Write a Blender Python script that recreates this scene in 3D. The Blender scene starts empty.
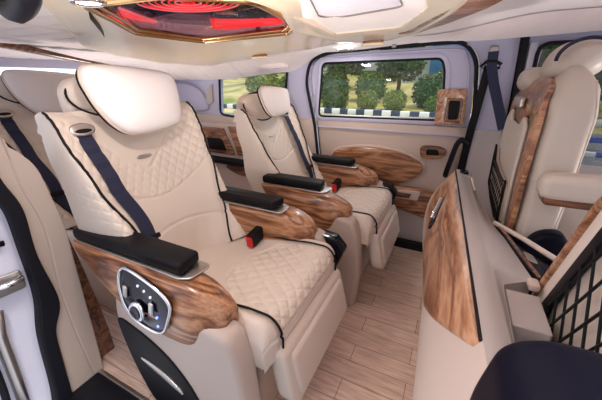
import bpy, bmesh, math, random
from math import sin, cos, pi, sqrt, exp, atan2, radians, floor
from mathutils import Vector, Matrix
random.seed(7)
S = bpy.context.scene
COL = S.collection

# ------------------------------------------------------------------ camera
cd = bpy.data.cameras.new('camera'); cam = bpy.data.objects.new('camera', cd); COL.objects.link(cam)
cd.sensor_width = 36; cd.lens = 300 / 602 * 36; cd.clip_start = 0.02; cd.clip_end = 500
cam.location = (0, 0, 1.10)
cam.rotation_euler = (radians(90 - 21.8), 0, radians(26.5))
S.camera = cam
# ------------------------------------------------------------------ world, light, exposure
w = bpy.data.worlds.new('world'); S.world = w; w.use_nodes = True
nt = w.node_tree; bg = nt.nodes['Background']
tcw = nt.nodes.new('ShaderNodeTexCoord'); spw = nt.nodes.new('ShaderNodeSeparateXYZ'); nt.links.new(tcw.outputs['Generated'], spw.inputs[0])
def wmath(op, a, b):
    n_ = nt.nodes.new('ShaderNodeMath'); n_.operation = op
    for k_, v_ in enumerate((a, b)):
        if isinstance(v_, (int, float)): n_.inputs[k_].default_value = v_
        else: nt.links.new(v_, n_.inputs[k_])
    return n_.outputs[0]
# sky brighter towards the front of the car and overhead, dimmer on the near side
fwd = wmath('MAXIMUM', spw.outputs[0], 0.0); far = wmath('MAXIMUM', spw.outputs[1], 0.0); upw = wmath('MAXIMUM', spw.outputs[2], 0.0)
st = wmath('ADD', wmath('MULTIPLY', fwd, 1.0), wmath('ADD', wmath('MULTIPLY', far, 1.0), wmath('ADD', wmath('MULTIPLY', upw, 0.7), wmath('ADD', wmath('MULTIPLY', wmath('MAXIMUM', wmath('MULTIPLY', spw.outputs[0], -1.0), 0.0), 1.6), 0.10))))
nt.links.new(st, bg.inputs[1]); bg.inputs[0].default_value = (0.90, 0.91, 1.0, 1)
sun = bpy.data.lights.new('sun', 'SUN'); sun.energy = 2.2; sun.angle = radians(12); sun.color = (1, .97, .92)
so = bpy.data.objects.new('sun', sun); COL.objects.link(so); so.rotation_euler = Vector((-.42, .16, -.9)).to_track_quat('-Z', 'Y').to_euler()
# three unseen spots added to brighten the ceiling: beside the camera, in the front of the cabin and behind the rear seats, all aimed up at the roof
for loc_, aim_, en_, sz_ in (((.08, -.10, .66), (-.26, .62, 1.33), 104, 92), ((-2.15, 1.35, .50), (-1.75, 1.30, 1.30), 20, 130), ((1.30, 1.05, .45), (-.1, 1.1, 1.35), 34, 74)):
    fl = bpy.data.lights.new('roof_fill_spot', 'SPOT'); fl.energy = en_; fl.spot_size = radians(sz_); fl.spot_blend = 1; fl.shadow_soft_size = .10; fl.color = (1, .93, .86)
    flo = bpy.data.objects.new('roof_fill_spot', fl); COL.objects.link(flo); flo.location = loc_
    flo.rotation_euler = (Vector(aim_) - flo.location).to_track_quat('-Z', 'Y').to_euler()
S.view_settings.view_transform = 'Standard'; S.view_settings.look = 'None'
S.view_settings.exposure = 0.35; S.view_settings.gamma = 1

# ------------------------------------------------------------------ materials
def new_mat(name):
    m = bpy.data.materials.new(name); m.use_nodes = True
    return m, m.node_tree, m.node_tree.nodes['Principled BSDF']
def L(nt, a, b): nt.links.new(a, b)
def coords(nt, scale=(1, 1, 1), rot=(0, 0, 0)):
    tc = nt.nodes.new('ShaderNodeTexCoord'); mp = nt.nodes.new('ShaderNodeMapping')
    mp.inputs['Scale'].default_value = scale; mp.inputs['Rotation'].default_value = rot
    L(nt, tc.outputs['Object'], mp.inputs['Vector']); return mp.outputs[0]
def noise(nt, vec, scale, detail=2, dist=0):
    n = nt.nodes.new('ShaderNodeTexNoise'); n.inputs['Scale'].default_value = scale
    n.inputs['Detail'].default_value = detail; n.inputs['Distortion'].default_value = dist
    L(nt, vec, n.inputs['Vector']); return n
def ramp(nt, fac, stops):
    r = nt.nodes.new('ShaderNodeValToRGB'); e = r.color_ramp.elements
    while len(e) < len(stops): e.new(.5)
    for k, (p, c) in enumerate(stops): e[k].position = p; e[k].color = (*c, 1)
    L(nt, fac, r.inputs[0]); return r.outputs[0]
def bump(nt, b, h, strength, dist=.002):
    n = nt.nodes.new('ShaderNodeBump'); n.inputs['Strength'].default_value = strength; n.inputs['Distance'].default_value = dist
    L(nt, h, n.inputs['Height']); L(nt, n.outputs[0], b.inputs['Normal'])
def plain(name, c, rough=.5, metal=0, bs=0, bscale=300, var=0, spec=.5, coat=0, sheen=0):
    m, nt, b = new_mat(name)
    b.inputs['Base Color'].default_value = (*c, 1); b.inputs['Roughness'].default_value = rough
    b.inputs['Metallic'].default_value = metal; b.inputs['Specular IOR Level'].default_value = spec
    b.inputs['Coat Weight'].default_value = coat; b.inputs['Sheen Weight'].default_value = sheen
    v = coords(nt)
    if var:
        n = noise(nt, v, 6, 3)
        L(nt, ramp(nt, n.outputs[0], [(.3, tuple(x * (1 - var) for x in c)), (.7, tuple(min(1, x * (1 + var)) for x in c))]), b.inputs['Base Color'])
    if bs:
        n = noise(nt, v, bscale, 3); bump(nt, b, n.outputs[0], bs)
    return m
def wood(name, dark, mid, light, scale=(1.0, 8, 8), rough=.3, coat=.3, dist=.35):
    m, nt, b = new_mat(name)
    n0 = noise(nt, coords(nt, scale), 1.5, 3, dist)
    w1 = nt.nodes.new('ShaderNodeMath'); w1.operation = 'MULTIPLY'; w1.inputs[1].default_value = 14.0; L(nt, n0.outputs[0], w1.inputs[0])
    w2 = nt.nodes.new('ShaderNodeMath'); w2.operation = 'PINGPONG'; w2.inputs[1].default_value = 1.0; L(nt, w1.outputs[0], w2.inputs[0])
    n1 = noise(nt, coords(nt, (scale[0] * 5, scale[1] * 12, scale[2] * 12)), 2.0, 4, .3)
    n2 = noise(nt, coords(nt, scale), .8, 2, 0)
    mx = nt.nodes.new('ShaderNodeMath'); mx.operation = 'MULTIPLY_ADD'; mx.inputs[1].default_value = .36; L(nt, w2.outputs[0], mx.inputs[0])
    m2 = nt.nodes.new('ShaderNodeMath'); m2.operation = 'MULTIPLY_ADD'; m2.inputs[1].default_value = .45; L(nt, n1.outputs[0], m2.inputs[0])
    m3 = nt.nodes.new('ShaderNodeMath'); m3.operation = 'MULTIPLY'; m3.inputs[1].default_value = .50; L(nt, n2.outputs[0], m3.inputs[0])
    L(nt, m3.outputs[0], m2.inputs[2]); L(nt, m2.outputs[0], mx.inputs[2])
    L(nt, ramp(nt, mx.outputs[0], [(.42, dark), (.62, mid), (.86, light)]), b.inputs['Base Color'])
    b.inputs['Roughness'].default_value = rough; b.inputs['Coat Weight'].default_value = coat; b.inputs['Coat Roughness'].default_value = .2
    return m
def emit(name, c, s):
    m, nt, b = new_mat(name); b.inputs['Base Color'].default_value = (*c, 1)
    b.inputs['Emission Color'].default_value = (*c, 1); b.inputs['Emission Strength'].default_value = s; return m
def glass(name, tint=(.9, .95, .95), gl=.06):
    m = bpy.data.materials.new(name); m.use_nodes = True; nt = m.node_tree; nt.nodes.clear()
    o = nt.nodes.new('ShaderNodeOutputMaterial'); mx = nt.nodes.new('ShaderNodeMixShader')
    t = nt.nodes.new('ShaderNodeBsdfTransparent'); t.inputs[0].default_value = (*tint, 1)
    g = nt.nodes.new('ShaderNodeBsdfGlossy'); g.inputs['Roughness'].default_value = .02
    mx.inputs[0].default_value = gl
    L(nt, t.outputs[0], mx.inputs[1]); L(nt, g.outputs[0], mx.inputs[2]); L(nt, mx.outputs[0], o.inputs[0]); return m
M = {}
M['leather'] = plain('cream_leather', (.66, .56, .49), .45, bs=.10, bscale=380, sheen=.15)
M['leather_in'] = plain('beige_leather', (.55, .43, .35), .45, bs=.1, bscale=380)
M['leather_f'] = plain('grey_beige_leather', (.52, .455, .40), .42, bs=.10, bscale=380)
M['pillow'] = plain('pillow_fabric', (.74, .68, .68), .8, bs=.15, bscale=600, sheen=.4)
M['trim'] = plain('beige_trim', (.58, .47, .42), .5, bs=.12, bscale=500)
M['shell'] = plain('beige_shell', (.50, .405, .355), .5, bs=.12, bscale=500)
M['jamb'] = plain('shaded_trim', (.47, .375, .32), .5, bs=.12, bscale=500)  # beige trim darkened so the jamb's shade sits in its colour
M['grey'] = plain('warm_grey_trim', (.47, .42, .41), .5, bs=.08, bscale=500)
M['lilac'] = plain('pale_lilac_plastic', (.50, .49, .66), .5, bs=.06, bscale=500)
M['suede'] = plain('ivory_suede', (.82, .705, .70), .95, bs=.3, bscale=260, var=.05, sheen=.6)
M['suede_l'] = plain('lilac_suede', (.66, .58, .72), .95, bs=.5, bscale=220, var=.14, sheen=.5)
M['panel'] = plain('cream_gloss_panel', (.84, .69, .51), .25, coat=.4)
M['navy'] = plain('navy_webbing', (.004, .006, .032), .7, bs=.3, bscale=500)
M['black'] = plain('black_leather', (.006, .005, .007), .5, bs=.15, bscale=400, spec=.18)
M['navyp'] = plain('dark_navy_leather', (.002, .0025, .010), .4, bs=.1, bscale=400, spec=.1)
M['rubber'] = plain('black_rubber', (.004, .004, .008), .6, spec=.25)
M['gloss'] = plain('black_gloss', (.004, .004, .010), .12, spec=.35)
M['chrome'] = plain('chrome', (.8, .8, .84), .12, 1)
M['silver'] = plain('brushed_silver', (.55, .52, .5), .35, 1)
M['gold'] = plain('gold_trim', (.80, .52, .25), .2, 1)
M['body'] = plain('white_body_paint', (.62, .62, .74), .25, coat=.6)
M['red'] = plain('red_plastic', (.6, .01, .01), .35)
M['wood'] = wood('walnut_veneer', (.085, .028, .012), (.27, .11, .05), (.50, .26, .14))
M['wood_v'] = wood('walnut_veneer_crosswise', (.14, .05, .025), (.38, .17, .09), (.58, .33, .20), (9, 1.1, 6))
M['wood_d'] = wood('dark_walnut_veneer', (.05, .018, .008), (.15, .055, .028), (.28, .12, .06))
M['glass'] = glass('clear_glass'); M['tint'] = glass('tinted_glass', (.55, .57, .57), .08)
M['smoke'] = glass('smoked_glass', (.8, .7, .75), .10)
M['led'] = emit('red_light_strip', (1, .012, .02), .9); M['led_p'] = emit('pink_light_strip', (1, .22, .22), .7)
M['lamp'] = emit('lamp_glow', (1, .93, .85), 9); M['blue_led'] = emit('blue_indicator', (.1, .15, 1), 4)
M['white_led'] = emit('white_indicator', (.8, .85, 1), .5)
# plank floor
m, nt, b = new_mat('pale_oak_planks'); M['floor'] = m
v = coords(nt)
br = nt.nodes.new('ShaderNodeTexBrick'); L(nt, v, br.inputs['Vector'])
br.inputs['Color1'].default_value = (.90, .67, .55, 1); br.inputs['Color2'].default_value = (.76, .54, .44, 1)
br.inputs['Mortar'].default_value = (.36, .21, .17, 1); br.inputs['Scale'].default_value = 1
br.inputs['Mortar Size'].default_value = .0014; br.inputs['Brick Width'].default_value = .62; br.inputs['Row Height'].default_value = .092
br.offset = .37; br.inputs['Bias'].default_value = -.1
v2 = coords(nt, (3, 30, 1)); n = noise(nt, v2, 3, 5, .4)
mxn = nt.nodes.new('ShaderNodeMix'); mxn.data_type = 'RGBA'; mxn.blend_type = 'MULTIPLY'; mxn.inputs[0].default_value = .75
L(nt, br.outputs['Color'], mxn.inputs[6])
L(nt, ramp(nt, n.outputs[0], [(.3, (.62, .55, .52)), (.62, (1, 1, 1))]), mxn.inputs[7])
L(nt, mxn.outputs[2], b.inputs['Base Color']); b.inputs['Roughness'].default_value = .33
# outside ground
m, nt, b = new_mat('dry_grass_slope'); M['ground'] = m
n = noise(nt, coords(nt), .55, 5, .5)
L(nt, ramp(nt, n.outputs[0], [(.35, (.16, .20, .03)), (.5, (.42, .34, .10)), (.7, (.62, .46, .22))]), b.inputs['Base Color']); b.inputs['Roughness'].default_value = 1
for k, c in enumerate([(.05, .11, .02), (.10, .17, .02), (.20, .24, .04)]):
    m, nt, b = new_mat('foliage_%s' % 'abc'[k]); M['leaf%d' % k] = m
    n = noise(nt, coords(nt), 7, 4)
    L(nt, ramp(nt, n.outputs[0], [(.35, tuple(x * .45 for x in c)), (.65, tuple(x * 1.6 for x in c))]), b.inputs['Base Color']); b.inputs['Roughness'].default_value = .9
m, nt, b = new_mat('kerb_paint'); M['kerb'] = m
tc = nt.nodes.new('ShaderNodeTexCoord'); sp = nt.nodes.new('ShaderNodeSeparateXYZ'); L(nt, tc.outputs['Object'], sp.inputs[0])
a = nt.nodes.new('ShaderNodeMath'); a.operation = 'PINGPONG'; a.inputs[1].default_value = .42; L(nt, sp.outputs[0], a.inputs[0])
g = nt.nodes.new('ShaderNodeMath'); g.operation = 'GREATER_THAN'; g.inputs[1].default_value = .21; L(nt, a.outputs[0], g.inputs[0])
L(nt, ramp(nt, g.outputs[0], [(0, (.02, .04, .10)), (1, (.85, .85, .85))]), b.inputs['Base Color'])
M['blue'] = plain('blue_wall_paint', (.03, .16, .36), .6); M['concrete'] = plain('pale_concrete', (.55, .6, .6), .8, var=.1)
M['asphalt'] = plain('asphalt', (.16, .16, .17), .9, var=.2)
M['bark'] = plain('bark', (.12, .07, .04), .9)
M['stripe_blue'] = plain('rail_blue', (.02, .07, .45), .4); M['stripe_white'] = plain('rail_white', (.85, .87, .9), .4)

# ------------------------------------------------------------------ builders
def link(name, me, mat, parent=None, smooth=True):
    o = bpy.data.objects.new(name, me); COL.objects.link(o)
    if mat: me.materials.clear(); me.materials.append(mat)
    if smooth:
        for p in me.polygons: p.use_smooth = True
    if parent: o.parent = parent
    return o
def fix(bm, merge=1e-5):
    bmesh.ops.remove_doubles(bm, verts=bm.verts, dist=merge)
    bmesh.ops.recalc_face_normals(bm, faces=bm.faces)
def bm_obj(name, bm, mat, parent=None, smooth=True, sharp=None):
    fix(bm); me = bpy.data.meshes.new(name); bm.to_mesh(me); bm.free()
    o = link(name, me, mat, parent, smooth)
    if sharp: me.set_sharp_from_angle(angle=radians(sharp))
    return o
def tag(o, label, cat, group=None):
    o['label'] = label; o['category'] = cat
    if group: o['group'] = group
    return o
def thing(name, label, cat, loc=(0, 0, 0), group=None):
    o = bpy.data.objects.new(name, None); COL.objects.link(o); o.location = loc; o.empty_display_size = .05
    return tag(o, label, cat, group)
def struct(o): o['kind'] = 'structure'; return o
def rpoly(pts, r=.02, seg=5):
    out = []; n = len(pts)
    for i in range(n):
        p = Vector(pts[i][:2]); a = Vector(pts[i - 1][:2]) - p; b = Vector(pts[(i + 1) % n][:2]) - p
        rr = pts[i][2] if len(pts[i]) > 2 else r
        rr = min(rr, a.length * .48, b.length * .48)
        if rr <= 1e-5: out.append(tuple(p)); continue
        q0 = p + a.normalized() * rr; q1 = p + b.normalized() * rr
        for k in range(seg + 1):
            t = k / seg; out.append(tuple(q0 * (1 - t) ** 2 + p * 2 * t * (1 - t) + q1 * t * t))
    return out
def spline(pts, n=8, closed=True):
    out = []; N = len(pts); P = [Vector(p) for p in pts]
    rng = range(N) if closed else range(N - 1)
    for i in rng:
        if closed: p0, p1, p2, p3 = P[i - 1], P[i], P[(i + 1) % N], P[(i + 2) % N]
        else: p0, p1, p2, p3 = P[max(i - 1, 0)], P[i], P[i + 1], P[min(i + 2, N - 1)]
        for k in range(n):
            t = k / n
            out.append(tuple(.5 * ((2 * p1) + (p2 - p0) * t + (2 * p0 - 5 * p1 + 4 * p2 - p3) * t * t + (3 * p1 - p0 - 3 * p2 + p3) * t ** 3)))
    if not closed: out.append(tuple(P[-1]))
    return out
MAPS = {'XZ': lambda a, b, d: (a, d, b), 'YZ': lambda a, b, d: (d, a, b), 'XY': lambda a, b, d: (a, b, d)}
def slab_bm(pts, mp, d0, d1, r=.005, seg=3, bm=None):
    """solid plate of outline pts between depths d0 and d1 with rounded rims"""
    f = MAPS[mp] if isinstance(mp, str) else mp
    bm = bm or bmesh.new(); n = len(pts); P = [Vector(p) for p in pts]
    area = sum(P[i].x * P[(i + 1) % n].y - P[(i + 1) % n].x * P[i].y for i in range(n))
    if area < 0: P.reverse()
    N = []
    for i in range(n):
        e0 = (P[i] - P[i - 1]); e1 = (P[(i + 1) % n] - P[i])
        e0 = e0.normalized() if e0.length > 1e-9 else Vector((1, 0)); e1 = e1.normalized() if e1.length > 1e-9 else e0
        nn = Vector((-(e0.y + e1.y), e0.x + e1.x)); nn = nn.normalized() if nn.length > 1e-6 else Vector((-e1.y, e1.x)); N.append(nn)
    sgn = 1 if d1 > d0 else -1; r = min(r, abs(d1 - d0) / 2)
    rings = []
    steps = [(k / seg) * pi / 2 for k in range(seg + 1)] if r > 0 else [pi / 2]
    for a in steps: rings.append((r * (1 - sin(a)), d0 + sgn * r * (1 - cos(a))))
    for a in reversed(steps): rings.append((r * (1 - sin(a)), d1 - sgn * r * (1 - cos(a))))
    V = [[bm.verts.new(f(P[i].x + N[i].x * ins, P[i].y + N[i].y * ins, d)) for i in range(n)] for ins, d in rings]
    for A, B in zip(V, V[1:]):
        for i in range(n): bm.faces.new((A[i], A[(i + 1) % n], B[(i + 1) % n], B[i]))
    for R in (V[0], V[-1]):
        ff = bm.faces.new(R); bmesh.ops.triangulate(bm, faces=[ff])
    return bm
def slab(name, pts, mp, d0, d1, mat, parent=None, r=.005, seg=3):
    return bm_obj(name, slab_bm(pts, mp, d0, d1, r, seg), mat, parent, True, 40)
def box_bm(x0, x1, y0, y1, z0, z1, r=.004, bm=None):
    return slab_bm(rpoly([(x0, y0), (x1, y0), (x1, y1), (x0, y1)], min(r * 1.5, .02), 3), 'XY', z0, z1, r, 2, bm)
def box(name, c, mat, parent=None, r=.004): return bm_obj(name, box_bm(*c, r=r), mat, parent, True, 40)
def holed(name, outer, holes, mp, d, th, mat, parent=None, bev=.003):
    """plate with holes, centred on depth d"""
    cu = bpy.data.curves.new(name, 'CURVE'); cu.dimensions = '2D'; cu.fill_mode = 'BOTH'
    cu.extrude = th / 2 - bev; cu.bevel_depth = bev; cu.bevel_resolution = 1; cu.offset = -bev
    for k, loop in enumerate([outer] + holes):
        sp = cu.splines.new('POLY'); sp.points.add(len(loop) - 1); sp.use_cyclic_u = True
        ar = sum(loop[i][0] * loop[(i + 1) % len(loop)][1] - loop[(i + 1) % len(loop)][0] * loop[i][1] for i in range(len(loop)))
        if (ar > 0) == (k > 0): loop = loop[::-1]
        for q, p in zip(sp.points, loop): q.co = (p[0], p[1], 0, 1)
    t = bpy.data.objects.new('temporary', cu); COL.objects.link(t)
    dg = bpy.context.evaluated_depsgraph_get(); me = bpy.data.meshes.new_from_object(t.evaluated_get(dg))
    bpy.data.objects.remove(t); bpy.data.curves.remove(cu)
    f = MAPS[mp] if isinstance(mp, str) else mp
    for v_ in me.vertices: v_.co = f(v_.co.x, v_.co.y, d + v_.co.z)
    bm = bmesh.new(); bm.from_mesh(me); bpy.data.meshes.remove(me)
    return bm_obj(name, bm, mat, parent, True, 30)
def tube_bm(path, r, closed=False, sides=8, bm=None, flat=1):
    bm = bm or bmesh.new(); P = [Vector(p) for p in path]; n = len(P); rings = []; prev = None
    for i in range(n):
        if closed: t = P[(i + 1) % n] - P[i - 1]
        else: t = P[min(i + 1, n - 1)] - P[max(i - 1, 0)]
        t.normalize()
        up = prev if prev is not None else (Vector((0, 0, 1)) if abs(t.z) < .9 else Vector((1, 0, 0)))
        a = (up - t * up.dot(t)).normalized(); b_ = t.cross(a); prev = a
        rr = r[i] if isinstance(r, (list, tuple)) else r
        rings.append([bm.verts.new(P[i] + a * rr * cos(2 * pi * k / sides) + b_ * rr * flat * sin(2 * pi * k / sides)) for k in range(sides)])
    m_ = n if closed else n - 1
    for i in range(m_):
        A, B = rings[i], rings[(i + 1) % n]
        for k in range(sides): bm.faces.new((A[k], A[(k + 1) % sides], B[(k + 1) % sides], B[k]))
    if not closed: bm.faces.new(rings[0]); bm.faces.new(rings[-1])
    return bm
def tube(name, path, r, mat, parent=None, closed=False, sides=8, flat=1): return bm_obj(name, tube_bm(path, r, closed, sides, None, flat), mat, parent)
def grid_bm(fn, nu, nv, closed_u=False, bm=None, caps=False):
    bm = bm or bmesh.new()
    V = [[bm.verts.new(fn(i / (nu if closed_u else nu - 1), j / (nv - 1))) for i in range(nu)] for j in range(nv)]
    for j in range(nv - 1):
        for i in range(nu if closed_u else nu - 1):
            i2 = (i + 1) % nu
            bm.faces.new((V[j][i], V[j][i2], V[j + 1][i2], V[j + 1][i]))
    if caps: bm.faces.new(V[0]); bm.faces.new(V[-1])
    return bm
def ribbon_bm(path, width, thick, side, bm=None):
    """flat webbing strip: side is the width direction"""
    bm = bm or bmesh.new(); P = [Vector(p) for p in path]; R = []
    for i, p in enumerate(P):
        t = (P[min(i + 1, len(P) - 1)] - P[max(i - 1, 0)]).normalized()
        s_ = Vector(side); s_ = (s_ - t * s_.dot(t)).normalized(); nn = t.cross(s_) * thick / 2; s_ = s_ * width / 2
        R.append([bm.verts.new(p + a) for a in (s_ + nn, -s_ + nn, -s_ - nn, s_ - nn)])
    for A, B in zip(R, R[1:]):
        for k in range(4): bm.faces.new((A[k], A[(k + 1) % 4], B[(k + 1) % 4], B[k]))
    bm.faces.new(R[0]); bm.faces.new(R[-1]); return bm
def interp(xs, ys, x):
    if x <= xs[0]: return ys[0]
    for i in range(len(xs) - 1):
        if x <= xs[i + 1]:
            t = (x - xs[i]) / (xs[i + 1] - xs[i]); t = t * t * (3 - 2 * t); return ys[i] + (ys[i + 1] - ys[i]) * t
    return ys[-1]
def lerp(xs, ys, x):
    if x <= xs[0]: return ys[0]
    for i in range(len(xs) - 1):
        if x <= xs[i + 1]: return ys[i] + (ys[i + 1] - ys[i]) * (x - xs[i]) / (xs[i + 1] - xs[i])
    return ys[-1]
def sblob(c, h, e=3, nu=40, nv=20, warp=None):
    """superellipsoid"""
    def f(u, v):
        th = u * 2 * pi; ph = (v - .5) * pi
        def sp(x): return math.copysign(abs(x) ** (2 / e), x)
        p = Vector((sp(cos(ph)) * sp(cos(th)), sp(cos(ph)) * sp(sin(th)), sp(sin(ph))))
        if warp: p = warp(p)
        return Vector(c) + Vector((p.x * h[0], p.y * h[1], p.z * h[2]))
    return grid_bm(f, nu, nv, True)

def puff_bm(pts, f, T, e=2.6, rings=9, cen=None):
    """stuffed cushion over the outline pts: rings shrink to the centre while the depth domes up"""
    P = [Vector(p) for p in pts]; c = Vector(cen) if cen else sum(P, Vector((0, 0))) / len(P); bm = bmesh.new(); n = len(P); allr = []
    tt = [sin(pi / 2 * k / rings) for k in range(rings + 1)]
    for sg in (-1, 1):
        rows = []
        for k in range(rings + 1):
            sc = tt[::-1][k] if sg == 1 else tt[k]
            h = T * (1 - sc ** e) ** (1 / e) * sg
            if sc < 1e-6: rows.append([bm.verts.new(f(c.x, c.y, h))])
            elif sg == 1 and k == 0: rows.append(allr[-1])
            else: rows.append([bm.verts.new(f(c.x + (p.x - c.x) * sc, c.y + (p.y - c.y) * sc, h)) for p in P])
        allr += rows if sg == -1 else rows[1:]
    for A, B in zip(allr, allr[1:]):
        for i in range(n):
            i2 = (i + 1) % n
            if len(A) == 1: bm.faces.new((A[0], B[i], B[i2]))
            elif len(B) == 1: bm.faces.new((A[i], A[i2], B[0]))
            else: bm.faces.new((A[i], A[i2], B[i2], B[i]))
    return bm
# ------------------------------------------------------------------ setting: floor, walls
struct(box('floor', (-2.4, 1.6, .425, 2.05, -.05, 0), M['floor'], r=.001))
struct(box('trim_1', (-1.12, 1.6, .26, .423, -.05, .008), M['rubber'], r=.003))
struct(box('trim_2', (-1.115, .5, .408, .424, .005, .014), M['silver'], r=.002))
TOP = [(-2.45, 1.10), (-1.85, 1.10), (-1.1, 1.15), (-.95, 1.19), (-.80, 1.275), (0, 1.31), (1.4, 1.33), (1.7, 1.33)]
rw = rpoly([(-1.74, .84), (-1.71, 1.16), (-1.10, 1.19), (-1.14, .85), (-1.40, .825), (-1.60, .825)], .04)
fw = rpoly([(.315, .70), (.325, 1.27), (1.45, 1.28), (1.45, .70)], .05)
door_out = [(-.80, .02), (-.835, .45), (-.885, .80), (-.955, 1.08, .05), (-.93, 1.22, .12), (-.80, 1.268, .08), (-.02, 1.292, .12), (.055, 1.20, .08), (.088, .95), (.088, .70), (.07, .5), (.08, .02)]
def off(pts, d):
    c = Vector((sum(p[0] for p in pts) / len(pts), sum(p[1] for p in pts) / len(pts))); out = []
    n = len(pts)
    ar = sum(pts[i][0] * pts[(i + 1) % n][1] - pts[(i + 1) % n][0] * pts[i][1] for i in range(n)); s_ = 1 if ar > 0 else -1
    for i in range(n):
        e0 = Vector(pts[i][:2]) - Vector(pts[i - 1][:2]); e1 = Vector(pts[(i + 1) % n][:2]) - Vector(pts[i][:2])
        e = (e0.normalized() + e1.normalized()); nn = Vector((e.y, -e.x)).normalized() * s_
        out.append((pts[i][0] + nn.x * d, pts[i][1] + nn.y * d))
    return out
def off2(pts, d):
    """parallel offset of a coarse polygon (miter corners), d < 0 goes inward"""
    n = len(pts); P = [Vector(p[:2]) for p in pts]
    ar = sum(P[i].x * P[(i + 1) % n].y - P[(i + 1) % n].x * P[i].y for i in range(n)); s_ = 1 if ar > 0 else -1; out = []
    for i in range(n):
        e0 = (P[i] - P[i - 1]).normalized(); e1 = (P[(i + 1) % n] - P[i]).normalized()
        n0 = Vector((e0.y, -e0.x)) * s_; n1 = Vector((e1.y, -e1.x)) * s_; b_ = (n0 + n1).normalized()
        out.append(tuple(P[i] + b_ * d / max(.35, b_.dot(n0))))
    return out
dloop = rpoly(door_out, .02)
def clip(loop, z0, z1):
    def cut(P, f, z):
        out = []
        for i in range(len(P)):
            a, b = P[i - 1], P[i]; ia, ib = f(a[1]), f(b[1])
            if ia != ib:
                t = (z - a[1]) / (b[1] - a[1]); out.append((a[0] + (b[0] - a[0]) * t, z))
            if ib: out.append(b)
        return out
    P = cut(loop, lambda z: z >= z0, z0); return cut(P, lambda z: z <= z1, z1)
BELT = .838
wall_outer = [(-2.45, BELT), *[(x, z + .06) for x, z in TOP], (1.7, BELT)]
rwi = [p for p in rw]
struct(holed('wall_far', [(-2.45, BELT - .05), *[(x, z + .06) for x, z in TOP], (1.7, 1.27), (.33, 1.268), (.312, BELT - .05)], [rw, clip(dloop, BELT - .04, 9)], 'XZ', 2.02, .04, M['lilac']))
# beige lower lining, standing slightly proud of the upper wall
def low(x0, x1, pts_top): return [(x0, .0), *pts_top, (x1, .0)]
lr = [(-2.45, 0), (-2.45, .86), (-1.62, .82), (-1.40, .815), (-1.13, .845), (-.905, .845)] + [p for p in reversed([(-.812, .02), (-.845, .45), (-.895, .80)])]
struct(slab('wall_far_lining', lr, 'XZ', 1.985, 2.03, M['trim'], r=.006))
lf = [(.10, 0), (.095, .5), (.105, .70), (.105, .66), (.30, .66), (.31, .70), (1.45, .70), (1.6, .70), (1.6, 0)]
struct(slab('wall_front_lining', rpoly([(.10, 0), (.10, .838), (.300, .842), (.315, .69), (1.6, .69), (1.6, 0)], .004), 'XZ', 1.985, 2.03, M['grey'], r=.006))
# rear end wall of the cabin
struct(holed('wall_rear', [(.1, 0), (.1, 1.3), (2.1, 1.3), (2.1, 0)], [rpoly([(.30, .82), (.30, 1.17), (1.72, 1.17), (1.78, .82)], .06)], 'YZ', -2.40, .04, M['lilac']))
gw = struct(slab('window_3', rpoly([(.29, .80), (.29, 1.18), (1.73, 1.18), (1.80, .80)], .05), 'YZ', -2.405, -2.40, M['glass'], r=.001))
struct(slab('window_1', rpoly([(-1.75, .81), (-1.73, 1.17), (-1.08, 1.20), (-1.12, .81)], .02), 'XZ', 2.012, 2.018, M['glass'], r=.001))
struct(tube('trim_3', [(x, 1.998, z) for x, z in rw], .009, M['rubber'], closed=True))

# ------------------------------------------------------------------ sliding door (far side)
door = bpy.data.objects.new('door_1', None); COL.objects.link(door); door['kind'] = 'structure'
dw = rpoly([(-.865, .862), (-.845, 1.205), (-.12, 1.215), (-.095, 1.16), (-.062, .875)], .035)
di = off(dloop, -.012)
holed('upper_panel', clip(di, .845, 9), [off(dw, .004)], 'XZ', 2.03, .03, M['lilac'], door)
slab('lower_panel', clip(di, .0, .843), 'XZ', 2.01, 2.05, M['trim'], door, r=.008)
holed('window_frame', off(dw, .028), [off(dw, -.001)], 'XZ', 2.016, .02, M['lilac'], door, .006)
tube('window_seal', [(x, 2.012, z) for x, z in off(dw, -.002)], .0075, M['rubber'], door, True)
tube('door_seal', [(x, 1.995, z) for x, z in dloop[2:]][1:-1], .0105, M['rubber'], door)
tube('sill_reflection', [(-.83, 2.006, .876), (-.45, 2.006, .880), (-.085, 2.006, .888)], .005, M['stripe_white'], door)  # white tube standing in for the bright reflection along the sill
slab('window_pane', off(dw, -.001), 'XZ', 2.02, 2.025, M['glass'], door, r=.001)
hs = spline([(-.90, 1.0), (-.915, 1.13), (-.88, 1.215), (-.78, 1.238), (-.4, 1.25), (-.06, 1.256), (0, 1.22), (.03, 1.12), (.045, 1.0)], 5, False)
tube('moulding', [(x, 2.013, z) for x, z in hs], .006, M['lilac'], door)
struct(tube('trim_4', [(x - .004 if x < 0 else x + .012, 1.99, z + .004) for x, z in dloop if z > .2 and x > -.5], .004, M['chrome']))
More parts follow.
